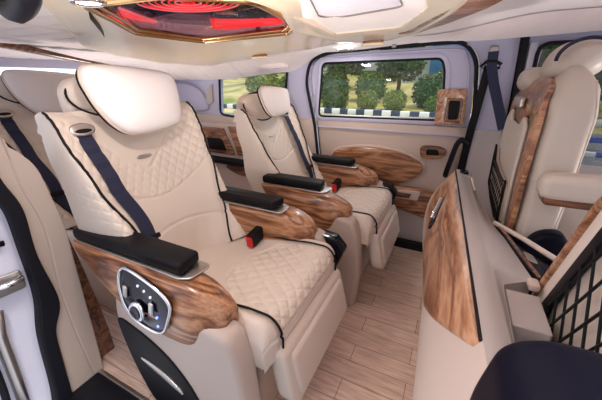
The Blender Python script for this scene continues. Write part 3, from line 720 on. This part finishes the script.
    if arms:
        for sg in (-1, 1):
            near = sg == -1
            ar = bm_obj('armrest', arm_loft(sg), M['wood'], t, True, 60)
            y0, y1 = (sg * .293, sg * .205)
            slab('arm_plate', rpoly([(-.33 * ar_r, sg * .296), (-.33 * ar_r, sg * .202), (.178, sg * .200), (.190, sg * .218), (.183, sg * .28), (.155, sg * .297)], .012), 'XY', .596, .6025, M['silver'], ar, r=.003)
            slab('arm_pad', rpoly([(-.335 * ar_r, sg * .295), (-.335 * ar_r, sg * .203), (.145, sg * .203), (.155, sg * .287)], .012), 'XY', .602, .640, M['black'], ar, r=.012, seg=4)
            # outer shell of the seat under the armrest
            so_ = rpoly([(-.10, .50), (-.125, .42), (-.12, .28), (-.06, .10), (-.01, .02), (.37, .02), (.385, .22), (.365, .42), (.34, .50), (.2, .52)], .03)
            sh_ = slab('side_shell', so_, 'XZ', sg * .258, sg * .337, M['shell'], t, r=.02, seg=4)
            pk = spline([(-.105, .392), (-.02, .386), (.07, .352), (.135, .305), (.195, .225), (.225, .12), (.10, .06), (.0, .07), (-.045, .13), (-.09, .26)], 4)
            pk[0:1] = [(-.108, .394)]
            po_ = slab('side_pocket', pk, 'XZ', sg * .330, sg * .343, M['black'], sh_, r=.004)
            slab('pocket_pull', spline([(-.02, .275), (.06, .262), (.135, .222), (.14, .205), (.06, .235), (-.01, .262)], 4), 'XZ', sg * .340, sg * .349, M['silver'], po_, r=.003)
        bk = thing_part('buckle', t)
        bb = box_bm(-.018, .018, -.030, .030, -.02, .066, .006)
        for v_ in bb.verts: v_.co = Matrix.Rotation(radians(98), 3, 'X') @ v_.co + Vector((.075, .195, .488))
        bo = bm_obj('buckle_body', bb, M['black'], t, True, 40)
        bb = box_bm(-.014, .014, -.026, .022, .050, .074, .003)
        bb2 = bm_obj
        bx = bm_obj('release_button', bb, M['red'], bo, True, 40)
        for v_ in bx.data.vertices: v_.co = Matrix.Rotation(radians(98), 3, 'X') @ v_.co + Vector((.075, .195, .488))
        # dark front end cap of the far armrest shell
        slab('end_cap', rpoly([(.27, .50), (.385, .49), (.43, .44), (.40, .355), (.34, .37)], .01), 'XZ', .285, .345, M['gloss'], t, r=.006)
    if panel:
        yw = lambda a, b, d: (a, -(.352 - .020 * max(0, (b - .50) / .1) - .004 * max(0, (.46 - b) / .07)) - d, b)
        CX = lambda L_: [(a * .98 - .022, (b - .52) * .9 + .528) for a, b in L_]
        cp = CX(spline([(-.005, .600), (.03, .612), (.13, .590), (.186, .563), (.196, .530), (.172, .462), (.128, .432), (.055, .440), (.015, .478), (-.012, .55)], 4))
        pc = slab('control_panel', cp, yw, -.004, .006, M['gloss'], ar0(t), r=.003)
        tube('panel_rim', [yw(a, b, .007) for a, b in cp], .0048, M['chrome'], pc, True)
        kn = [(.043 + .030 * cos(q), .498 + .030 * sin(q)) for q in [2 * pi * i / 32 for i in range(32)]]
        ko = slab('dial', kn, yw, .004, .016, M['chrome'], pc, r=.005)
        slab('dial_centre', [(.043 + .020 * cos(q), .498 + .020 * sin(q)) for q in [2 * pi * i / 24 for i in range(24)]], yw, .014, .018, M['gloss'], ko, r=.002)
        for (a, b, mt) in [(.045, .574, 'white_led'), (.070, .566, 'white_led'), (.095, .556, 'white_led'), (.12, .505, 'blue_led'), (.118, .475, 'blue_led')]:
            slab('button', [(a + .0038 * cos(q), b + .0038 * sin(q)) for q in [2 * pi * i / 16 for i in range(16)]], yw, .004, .0085, M[mt], pc, r=.002)
        for a, b in [(-.006, .545), (.100, .527)]:
            slab('switch', rpoly([(a - .008, b - .016), (a - .008, b + .016), (a + .008, b + .012), (a + .008, b - .02)], .004), yw, .004, .012, M['silver'], pc, r=.003)
    return t
def thing_part(n, t): return None
def ar0(t): return [c for c in t.children if c.name.startswith('armrest')][0]
seat1 = make_seat('captain_seat', 'large cream quilted captain seat nearest the camera, with a control panel in its walnut armrest', (-.75, .75, 0), -1, True)
seat2 = make_seat('captain_seat', 'cream quilted captain seat standing beside the sliding door window', (-.675, 1.54, 0), 1, False, ar_r=.52, LBv=.585, W=.93, pil_c=(-.262, .02, .978), pil_s=.76, bz=.60)
seat3 = make_seat('captain_seat', 'cream third row seat behind the nearest captain seat, at the left edge', (-1.50, .84, .01), -1, False, pil_s=.95, arms=False, rear=True)
for o in list(seat3.children):
    if o.name.startswith('seat_cushion') or o.name.startswith('base'): pass

for o in (seat1, seat2, seat3): o['group'] = 'cream quilted passenger seats'
# ------------------------------------------------------------------ rear side cabinet behind the far seat
cb = thing('side_cabinet', 'cream and walnut side cabinet with cup recess behind the far captain seat', 'cabinet', (0, 0, 0))
slab('body', rpoly([(-2.3, .02), (-2.3, .77), (-1.34, .77), (-1.34, .02)], .02), 'XZ', 1.93, 1.984, M['trim'], cb, r=.012)
slab('wood_panel', rpoly([(-1.90, .53), (-1.93, .74), (-1.66, .74), (-1.56, .53)], .01), 'XZ', 1.915, 1.935, M['wood'], cb, r=.004)
slab('cup_recess', rpoly([(-1.82, .56), (-1.83, .655), (-1.68, .655), (-1.64, .56)], .01), 'XZ', 1.905, 1.92, M['black'], cb, r=.003)
slab('wood_panel', rpoly([(-1.53, .53), (-1.61, .76), (-1.38, .76), (-1.38, .53)], .01), 'XZ', 1.915, 1.935, M['wood'], cb, r=.004)
slab('arm_pad', rpoly([(-2.0, .46), (-2.0, .505), (-1.36, .50), (-1.36, .455)], .01), 'XZ', 1.86, 1.935, M['black'], cb, r=.01)
slab('pull_recess', spline([(-1.66, .42), (-1.62, .445), (-1.38, .43), (-1.38, .37), (-1.50, .36), (-1.6, .385)], 4), 'XZ', 1.915, 1.935, M['wood_d'], cb, r=.004)
# rear corner speaker panel (lilac)
slp = struct(slab('trim_17', spline([(-2.35, .86), (-2.35, 1.05), (-2.1, 1.08), (-1.93, 1.03), (-1.86, .93), (-1.9, .86)], 5), 'XZ', 1.975, 2.03, M['lilac'], r=.015))
struct(slab('trim_18', rpoly([(-1.89, .89), (-1.85, 1.03), (-1.79, 1.07), (-1.80, .93)], .01), 'XZ', 1.985, 2.01, M['grey'], r=.004))

# ------------------------------------------------------------------ far pillar seat belt
pb = thing('pillar_seat_belt', 'navy seat belt with black guide loop on the pillar beside the front seat', 'seat belt', (0, 0, 0))
sl = slab('height_adjuster', rpoly([(.098, 1.19), (.103, 1.262), (.140, 1.262), (.148, 1.19)], .012), 'XZ', 1.965, 2.0, M['silver'], pb, r=.006)
tube('guide_loop', [(.075, 1.955, 1.165), (.10, 1.95, 1.190), (.135, 1.95, 1.190), (.165, 1.955, 1.175), (.16, 1.955, 1.158), (.10, 1.955, 1.150)], .008, M['black'], pb, True)
bm_obj('belt_webbing', ribbon_bm([(.112, 1.962, 1.17), (.105, 1.965, 1.05), (.092, 1.965, .85), (.083, 1.965, .66), (.08, 1.965, .30)], .040, .003, (1, 0, 0)), M['black'], pb, False)
bm_obj('belt_webbing', ribbon_bm([(.120, 1.952, 1.235), (.124, 1.945, 1.165), (.150, 1.935, 1.08), (.185, 1.92, .99), (.235, 1.90, .86)], .047, .003, (1, 0, 0)), plain('blue_webbing', (.006, .010, .05), .6, bs=.3, bscale=500), pb, False)
gh = spline([(.085, 1.95, .76), (.055, 1.925, .785), (.035, 1.92, .76), (.02, 1.92, .68), (.008, 1.93, .60), (.005, 1.96, .56)], 5, False)
tag(tube('grab_handle', gh, .015, M['rubber'], None, sides=12), 'black curved grab handle at the front edge of the sliding door', 'handle')

# ------------------------------------------------------------------ console across the cabin behind the front seats
YS = [.20, .46, .70, .95, 1.2, 1.45, 1.585]
def cprof(y):
    """section of the console at y as (x, z) points: floor, bulge, ridge, top, far edge, floor"""
    rx = lerp([.2, .46, 1.57], [.118, .103, .048], y); rz = .70
    bx = interp([.2, .46, .9, 1.2, 1.5], [.03, .02, .005, -.025, -.055], y)
    w_ = interp([.3, .46, .75, 1.0, 1.6], [.0, .004, .13, .20, .215], y)      # drop of the wood face
    tx = lerp([.2, .735, .785, 1.005, 1.09, 1.6], [.166, .168, .236, .196, .172, .105], y); tz = interp([.2, 1.0, 1.3, 1.6], [.652, .652, .655, .685], y)
    return rx, rz, bx, w_, tx, tz
def face_pt(y, s_):
    """point on the rear-facing side; s_ 0 at the ridge, 1 at the bulge, 2 at the floor"""
    rx, rz, bx, w_, tx, tz = cprof(y)
    if s_ <= 1:
        z = rz - .23 * s_; x = rx + (bx - rx) * sin(s_ * pi / 2) ** 1.0
    else:
        t = s_ - 1; z = .47 * (1 - t) ; x = bx + (.095 - bx) * (t * t)
    return Vector((x, y, z))
def con_fn(u, v):
    y = .26 + 1.325 * v
    rx, rz, bx, w_, tx, tz = cprof(y)
    if u < .5: return face_pt(y, 2 - u / .5 * 2)
    t = (u - .5) / .5
    if t < .25: q = t / .25; return Vector((rx + .045 * q, y, rz + .004 * sin(pi * q) - .012 * q))
    if t < .6: q = (t - .25) / .35; return Vector((rx + .045 + (tx - rx - .045) * q, y, (rz - .012) + (tz - rz + .012) * (q * q * (3 - 2 * q))))
    q = (t - .6) / .4; return Vector((tx + .01 * q, y, tz * (1 - q)))
con = thing('rear_console', 'cream console across the cabin behind the front seats, with a long walnut inlay and switch', 'console', (0, 0, 0))
bm = grid_bm(lambda u, v: con_fn(u * .5, v), 50, 90)
for yv in (0, 1):
    ring = [bm.verts.new(con_fn(k / 60, yv)) for k in range(61)]; bmesh.ops.triangulate(bm, faces=[bm.faces.new(ring)])
bm_obj('body', bm, M['trim'], con, True, 50)
bm_obj('top_cover', grid_bm(lambda u, v: con_fn(.5 + u * .5, v), 50, 90), M['grey'], con, True, 50)
iq = spline([(.46, .03), (.65, .55), (.85, 1.0), (1.0, 1.14), (1.3, .92), (1.45, .65), (1.575, .12)], 8, False); INX = [q[0] for q in iq]; INY = [q[1] for q in iq]
def inlay(u, v):
    y = .47 + 1.10 * v; w_ = lerp(INX, INY, y)
    p = face_pt(y, .03 + w_ * u); e = min(u, 1 - u, v * 3, (1 - v) * 3) * 12
    return p + Vector((-.006, 0, .005)) * min(1, e)
bm_obj('wood_inlay', grid_bm(inlay, 24, 60), M['wood_v'], con)
tube('inlay_rim', [face_pt(.47 + 1.10 * i / 60, .02) + Vector((.0, 0, .002)) for i in range(61)], .0035, M['rubber'], con, sides=6)
# switch set in the wood
c0 = face_pt(1.27, .45); ey = Vector((0, 1, 0)); ed = (face_pt(1.27, .3) - face_pt(1.27, .6)).normalized(); en = ey.cross(ed); 
if en.x > 0: en = -en
def swf(a, b, d): return tuple(c0 + (ey * .95 + ed * .0) * a + ed * b + en * d)
sw = slab('switch', rpoly([(-.115, -.045), (-.075, -.045), (.095, .035), (.10, .062), (.06, .06), (-.11, -.02)], .01), swf, -.01, .010, M['gloss'], con, r=.003)
slab('switch_lever', rpoly([(-.06, -.02), (-.05, -.006), (.045, .042), (.05, .03)], .004), swf, .008, .022, M['chrome'], sw, r=.003)
ec = slab('end_cap', rpoly([(.048, .55), (.048, .700), (.115, .690), (.125, .55)], .008), 'XZ', 1.50, 1.60, M['grey'], con, r=.006)
slab('cap_button', rpoly([(.062, 1.53), (.062, 1.575), (.098, 1.575), (.098, 1.53)], .006), 'XY', .694, .706, M['gloss'], ec, r=.003)
tube('pull_tab', spline([(.112, 1.48, .695), (.118, 1.43, .682), (.124, 1.38, .672), (.112, 1.34, .678)], 4, False), .0055, M['leather'], con, sides=6)
# cupholder tray between the front seats
ty = thing('centre_tray', 'long black glossy tray with a cream rim between console and front seats', 'tray', (0, 0, 0))
TR_ = [(.181, 1.065), (.232, .975), (.292, .885), (.268, .80), (.243, .790), (.222, .885), (.201, 1.0), (.190, 1.05)]
slab('bin', rpoly(TR_, .008), 'XY', .630, .653, M['gloss'], ty, r=.003)
tube('rim', [(.174, 1.080, .664), (.236, .985, .668), (.300, .882, .668)], .0075, M['leather'], ty)
slab('outer_wall', [(.174, 1.075), (.236, .982), (.298, .880), (.304, .884), (.241, .990), (.180, 1.08)], 'XY', .56, .661, M['gloss'], ty, r=.001)
tube('wood_lip', [(.184, 1.055, .662), (.201, 1.0, .662), (.222, .89, .662), (.243, .79, .662)], .0040, M['wood_d'], ty)
slab('tray_glint', rpoly([(.232, .93), (.252, .915), (.258, .87), (.236, .88)], .008), 'XY', .652, .656, M['silver'], ty, r=.002)  # silver plate laid in to paint a glint on the bin
slab('end_panel', rpoly([(.170, .50), (.170, .650), (.236, .650), (.236, .50)], .004), 'XZ', .60, .725, M['grey'], con, r=.004)
slab('end_panel', rpoly([(.170, .0), (.170, .498), (.24, .498), (.24, .0)], .004), 'XZ', .46, .725, M['grey'], con, r=.004)
box('hinge', (.215, .238, .735, .772, .650, .668), M['trim'], con, .006)

# ------------------------------------------------------------------ front seats
def net(bmp, poly, f, p, r):
    """diamond netting clipped to the polygon: many small tubes in one mesh"""
    P = [Vector(q) for q in poly]
    def segs(dirv, c):
        hits = []; nrm = Vector((-dirv.y, dirv.x))
        for i in range(len(P)):
            a, b = P[i - 1], P[i]; da, db = a.dot(nrm) - c, b.dot(nrm) - c
            if (da < 0) != (db < 0): hits.append(a.lerp(b, da / (da - db)))
        hits.sort(key=lambda h: h.dot(dirv)); return hits
    for dirv in (Vector((.50, .87)), Vector((-.50, .87))):
        nrm = Vector((-dirv.y, dirv.x)); lo = min(q.dot(nrm) for q in P); hi = max(q.dot(nrm) for q in P); c = lo + p / 2
        while c < hi:
            h = segs(dirv, c)
            for a, b in zip(h[0::2], h[1::2]):
                n_ = max(2, int((b - a).length / (p * .4)))
                tube_bm([f(*(a.lerp(b, i / n_)), .002 * ((-1) ** i) * 0) for i in range(n_ + 1)], r, False, 5, bmp)
            c += p
    return bmp
# far front seat
fs = thing('front_seat', 'beige front seat with walnut-framed net pocket beside the far front window', 'seat', (0, 0, 0), 'front seats')
def fs_body(u, v):
    """horizontal sections stacked up the backrest"""
    z = .52 + .62 * v
    xr = interp([.5, .70, .9, 1.03, 1.14], [.245, .215, .21, .215, .25], z)       # rear face
    xf = interp([.5, .66, .85, 1.0, 1.07, 1.12, 1.14], [.31, .338, .342, .342, .336, .320, .298], z)
    y0 = interp([.5, .7, 1.0, 1.14], [1.02, 1.03, 1.035, 1.09], z); y1 = interp([.5, .9, 1.0, 1.14], [1.66, 1.64, 1.60, 1.46], z)
    th = u * 2 * pi; e = 2 / 5
    cx = math.copysign(abs(cos(th)) ** e, cos(th)); cy = math.copysign(abs(sin(th)) ** e, sin(th))
    k_ = 1 - max(0, (v - .90) / .1) ** 2 * .35
    return ((xr + xf) / 2 + (xf - xr) / 2 * cx * k_, (y0 + y1) / 2 + (y1 - y0) / 2 * cy * k_, z)
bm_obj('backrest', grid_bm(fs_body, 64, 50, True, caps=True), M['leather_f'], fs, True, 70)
tube('piping', [fs_body(.0 + .03, .0 + i / 40) for i in range(41)], .004, M['black'], fs, sides=6)
def seam_pt(z, y=1.028): return (interp([.5, .66, .85, 1.0, 1.14], [.285, .312, .318, .316, .29], z), y, z)
tube('seam', [seam_pt(.70 + .40 * i / 20) for i in range(21)], .0018, M['leather_in'], fs, sides=5)
tube('seam', [(.232 + .07 * q, 1.034 - .004 * sin(q * pi), .83 - .045 * q * q) for q in [i / 12 for i in range(13)]], .0018, M['leather_in'], fs, sides=5)
# walnut frame on the rear face: map (y, z) to the face
def ff(a, b, d): return (interp([.5, .70, .9, 1.03, 1.14], [.240, .212, .207, .212, .245], b) - d, a, b)
frame_o = rpoly([(1.045, .66), (1.035, .80), (1.045, 1.0), (1.09, 1.078), (1.20, 1.11), (1.46, 1.10), (1.59, 1.03), (1.635, .80), (1.63, .62), (1.50, .56), (1.20, .56)], .03)
frame_i = rpoly([(1.14, .62), (1.12, .80), (1.13, .97), (1.20, 1.0), (1.25, .965), (1.42, .965), (1.46, 1.005), (1.54, .97), (1.585, .80), (1.58, .64), (1.46, .60), (1.25, .59)], .02)
holed('wood_frame', frame_o, [frame_i], ff, -.001, .014, M['wood'], fs, .004)
slab('table_panel', off(frame_i, -.004), ff, .004, .016, M['leather_f'], fs, r=.006)
slab('table_latch', rpoly([(1.28, 1.01), (1.28, 1.045), (1.42, 1.045), (1.42, 1.01)], .01), ff, .010, .024, M['silver'], fs, r=.004)
nf = [(1.16, .64), (1.15, .79), (1.20, .775), (1.35, .77), (1.50, .78), (1.56, .84), (1.57, .66), (1.45, .62), (1.27, .61)]
pk = slab('pocket_back', nf, ff, .012, .018, M['leather_in'], fs, r=.002)
bm = bmesh.new(); net(bm, nf, lambda a, b, d: ff(a, b, .026 + d), .036, .0014)
bm_obj('netting', bm, M['black'], pk)
holed('net_border', off(rpoly(nf, .01), .003), [off(rpoly(nf, .01), -.004)], ff, .026, .008, M['black'], pk, .002)
# headrest, armrest, lower cushion
bm_obj('headrest', sblob((.298, 1.27, 1.155), (.070, .125, .058), 2.6, 40, 22, lambda p: Vector((p.x + .25 * p.z, p.y, p.z))), M['leather_f'], fs)
P = [(.262 + .02 * cos(a), 1.27 + .131 * cos(a) * 1.0, 1.165 + .062 * sin(a)) for a in [pi * i / 30 for i in range(31)]]
tube('headrest_piping', [(.296 + .069 * cos(a), 1.150 + .01 * sin(a), 1.150 + .056 * sin(a)) for a in [-.2 + (pi + .2) * i / 30 for i in range(31)]], .005, M['navy'], fs, sides=6)
bm_obj('headrest_wing', sblob((.245, 1.50, 1.10), (.05, .11, .045), 2.4, 30, 16), M['leather_f'], fs)
aw = slab_bm(rpoly([(.235, .800, .03), (.235, .868, .035), (.75, .885), (.75, .81)], .02, 8), 'XZ', .955, 1.03, .020, 5)
fa = bm_obj('armrest', aw, M['leather_f'], fs, True)
slab('armrest_base', rpoly([(.25, .785), (.245, .82), (.75, .83), (.75, .79)], .012), 'XZ', .962, 1.025, M['wood_d'], fa, r=.008)
slab('seat_cushion', rpoly([(.34, .42), (.34, .62), (.40, .66), (.80, .66), (.80, .42)], .05), 'XZ', 1.05, 1.62, M['leather_f'], fs, r=.03)
slab('side_cover', spline([(.235, .56), (.25, .64), (.28, .685), (.33, .69), (.37, .64), (.41, .615), (.60, .62), (.60, .45), (.25, .45)], 5), 'XZ', .99, 1.05, M['navyp'], fs, r=.015)
box('base', (.30, .70, 1.12, 1.58, 0, .50), M['black'], fs, .02)
# near front seat (only its rear net pocket is in view)
ns = thing('front_seat', 'near front seat cut by the right edge, its walnut-edged black net pocket facing the console', 'seat', (0, 0, 0), 'front seats')
def nf_(a, b, d): return (.25 + .0 * b - d, a, b)
no = [(.785, .615), (.79, .64), (.65, .905), (.56, 1.02), (.30, 1.02), (.22, .9), (.22, .60), (.34, .48), (.54, .48)]
slab('backrest', rpoly([(.795, .60), (.795, .65), (.655, .915), (.57, 1.04), (.29, 1.04), (.25, .9), (.25, .3), (.60, .3)], .02), 'YZ', .262, .40, M['leather'], ns, r=.02)
HX = [(.79, .62), (.655, .905), (.56, 1.02), (.33, 1.02), (.26, .9), (.26, .60), (.34, .42), (.66, .42)]; hq = lambda d: rpoly(off2(HX, d), .012); hx = hq(0)
holed('wood_frame', hx, [hq(-.016)], nf_, -.006, .036, M['wood'], ns, .005)
holed('leather_border', hq(-.014), [hq(-.050)], nf_, -.006, .022, M['leather'], ns, .006)
hi = hq(-.048)
bk_ = slab('pocket_back', hi, nf_, -.013, -.008, M['leather'], ns, r=.001)
holed('net_border', hi, [hq(-.074)], nf_, .0, .012, M['black'], bk_, .003)
bm = bmesh.new(); net(bm, hq(-.072), lambda a, b, d: nf_(a, b, .006 + d), .044, .0026)
bm_obj('netting', bm, M['black'], bk_)
slab('seat_cushion', rpoly([(.38, .3), (.38, .5), (.9, .5), (.9, .3)], .04), 'XZ', .26, .74, M['leather'], ns, r=.03)
box('base', (.40, .8, .30, .70, 0, .32), M['black'], ns, .02)

# ------------------------------------------------------------------ dark padded armrest close to the camera
da = thing('padded_armrest', 'dark navy padded armrest closest to the camera at the bottom right', 'armrest', (0, 0, 0))
pf = rpoly([(.053, .70), (.049, .860, .02), (.058, .915, .02), (.085, .932, .02), (.60, .944), (.60, .70)], .03, 6)
slab('pad', pf, 'XZ', .10, .235, M['navyp'], da, r=.024, seg=6)
slab('support', rpoly([(.10, .0), (.10, .72), (.5, .72), (.5, .0)], .03), 'XZ', .13, .21, M['black'], da, r=.01)

# ------------------------------------------------------------------ outside
GZ = -.5
def hill(u, v):
    x = -60 + 110 * u; y = 2.6 + 75 * v ** 1.8
    z = GZ + (0 if y < 15.3 else .16 * (y - 15.3) ** .9)
    if y > 16: z += .25 * sin(x * .31) * min(1, (y - 16) / 6) + .12 * sin(x * .9 + y * .4) * min(1, (y - 16) / 6)
    return (x, y, z)
struct(bm_obj('ground', grid_bm(hill, 120, 60), M['ground']))
struct(box('road', (-60, 50, 2.6, 12.8, GZ - .02, GZ + .012), M['asphalt'], r=.002))
kb = box_bm(-40, 30, -.12, .12, 0, .26, .02)
ko = bm_obj('kerb', kb, M['kerb']); ko.location = (0, 15.0, GZ); tag(ko, 'kerb painted in black and white blocks along the far side of the road', 'kerb')
for y_, z_, lab in [(9.6, -.30, 'upper'), (8.8, -.52, 'lower')]:
    rl = thing('barrier_rail', '%s of two blue and white striped road rails outside the front window' % lab, 'rail', (0, y_, z_), 'striped road rails')
    for k in range(24):
        box('rail_section', (2.6 + k * .32, 2.6 + (k + 1) * .32, -.06, .06, 0, .13), M['stripe_blue'] if k % 2 else M['stripe_white'], rl, .01)
bmk = []
def leafball(seed, n, squash):
    rnd = random.Random(seed); bm = bmesh.new()
    for _ in range(n):
        a = rnd.uniform(0, 2 * pi); h_ = rnd.uniform(-.9, 1); rr = (1 - h_ * h_ * .8) ** .5 * rnd.uniform(.55, 1)
        c = Vector((rr * cos(a), rr * sin(a), h_ * squash)); s_ = rnd.uniform(.05, .12)
        t1 = Vector((rnd.gauss(0, 1), rnd.gauss(0, 1), rnd.gauss(0, 1))).normalized(); t2 = t1.cross(Vector((rnd.gauss(0, 1), rnd.gauss(0, 1), .5))).normalized()
        bm.faces.new([bm.verts.new(c + t1 * s_ * a_ + t2 * s_ * b_) for a_, b_ in ((1, 0), (0, .7), (-1, 0), (0, -.7))])
    bmesh.ops.create_icosphere(bm, subdivisions=3, radius=.72, matrix=Matrix.Diagonal((1, 1, squash, 1)))
    me = bpy.data.meshes.new('foliage'); bm.to_mesh(me); bm.free(); return me
LM = [leafball(k, 1400, .85) for k in range(3)]
TR = tube_bm([(0, 0, -1.6), (.05, 0, -.9), (0, .04, -.3)], [.10, .08, .05], sides=8); tme = bpy.data.meshes.new('trunk'); TR.to_mesh(tme); TR.free(); tme.materials.append(M['bark'])
for k, (x, y, s_, kind, lab) in enumerate([
        (-5.9, 15.9, .75, 0, 'dark round bush at the left edge of the sliding door window, lowest in the row'),
        (-7.0, 18.5, 1.0, 0, 'tall dark bush behind the left edge of the sliding door window'),
        (-4.8, 18.9, .95, 1, 'mid green bush in the upper left of the sliding door window'),
        (-4.25, 16.3, .58, 2, 'yellow green bush left of centre in the sliding door window'),
        (-2.85, 16.3, .60, 2, 'yellow green bush at the centre of the sliding door window by the kerb'),
        (-3.6, 21, 1.5, 0, 'big dark green tree behind the centre of the sliding door window'),
        (-1.35, 17.5, .95, 0, 'dark tree at the right of the sliding door window, under the blue building'),
        (-.95, 15.9, .50, 1, 'lone round green bush on the dry slope at lower right of the sliding door window'),
        (-7.9, 23, 1.9, 0, 'dark tree high on the slope past the left end of the sliding door window'),
        (-.4, 22, 1.1, 2, 'pale green bush beside the blue building'),
        (-12.5, 19, 1.2, 2, 'yellow green bush seen at the left of the far rear window'),
        (-10.0, 18.5, .9, 1, 'green bush seen in the middle of the far rear window'),
        (-16.5, 24, 2.4, 0, 'big dark tree filling the top of the far rear window'),
        (-10.8, 27.5, 2.6, 0, 'big dark tree at the top right of the far rear window'),
        (4.6, 16, 1.5, 0, 'dark bush seen between the front seat headrest and the window frame'),
        (8.2, 16, 1.3, 1, 'green bush seen right of the front seat'),
        (3.0, 19, 1.6, 0, 'dark tree seen beside the front door window frame')]):
    t = thing('bush' if s_ < 1.3 else 'tree', lab, 'plant', (x, y, 0), 'bushes and trees on the slope outside')
    gz = GZ + (0 if y < 15.3 else .16 * (y - 15.3) ** .9)
    t.location.z = gz + s_ * (.75 if s_ < 1.3 else 1.3); t.scale = (s_, s_, s_)
    me = LM[k % 3].copy(); fo = link('foliage', me, M['leaf%d' % kind], t)
    tr = bpy.data.objects.new('trunk', tme); COL.objects.link(tr); tr.parent = t
bd = thing('building', 'blue and pale grey building at the top right of the sliding door window', 'building', (0, 0, 0))
box('blue_wall', (-2.4, 1.2, 27, 31, .8, 5.0), M['blue'], bd); box('grey_wall', (-4.6, -2.4, 27.5, 31, .8, 6.0), M['concrete'], bd)
b2 = thing('building', 'long pale building behind the trees at the top of the windows', 'building', (0, 0, 0))
box('facade', (-30, -4.6, 33, 37, 2.0, 4.4), M['concrete'], b2); box('roof', (-31, -4.2, 32.5, 37.5, 4.4, 5.2), M['asphalt'], b2)
b3 = thing('building', 'teal building seen through the front window above the far front seat', 'building', (0, 0, 0))
box('facade', (2.2, 22, 24, 30, 0.5, 6.5), M['blue'], b3); box('roof', (2.0, 22.4, 23.6, 30.4, 6.5, 7.1), M['asphalt'], b3)
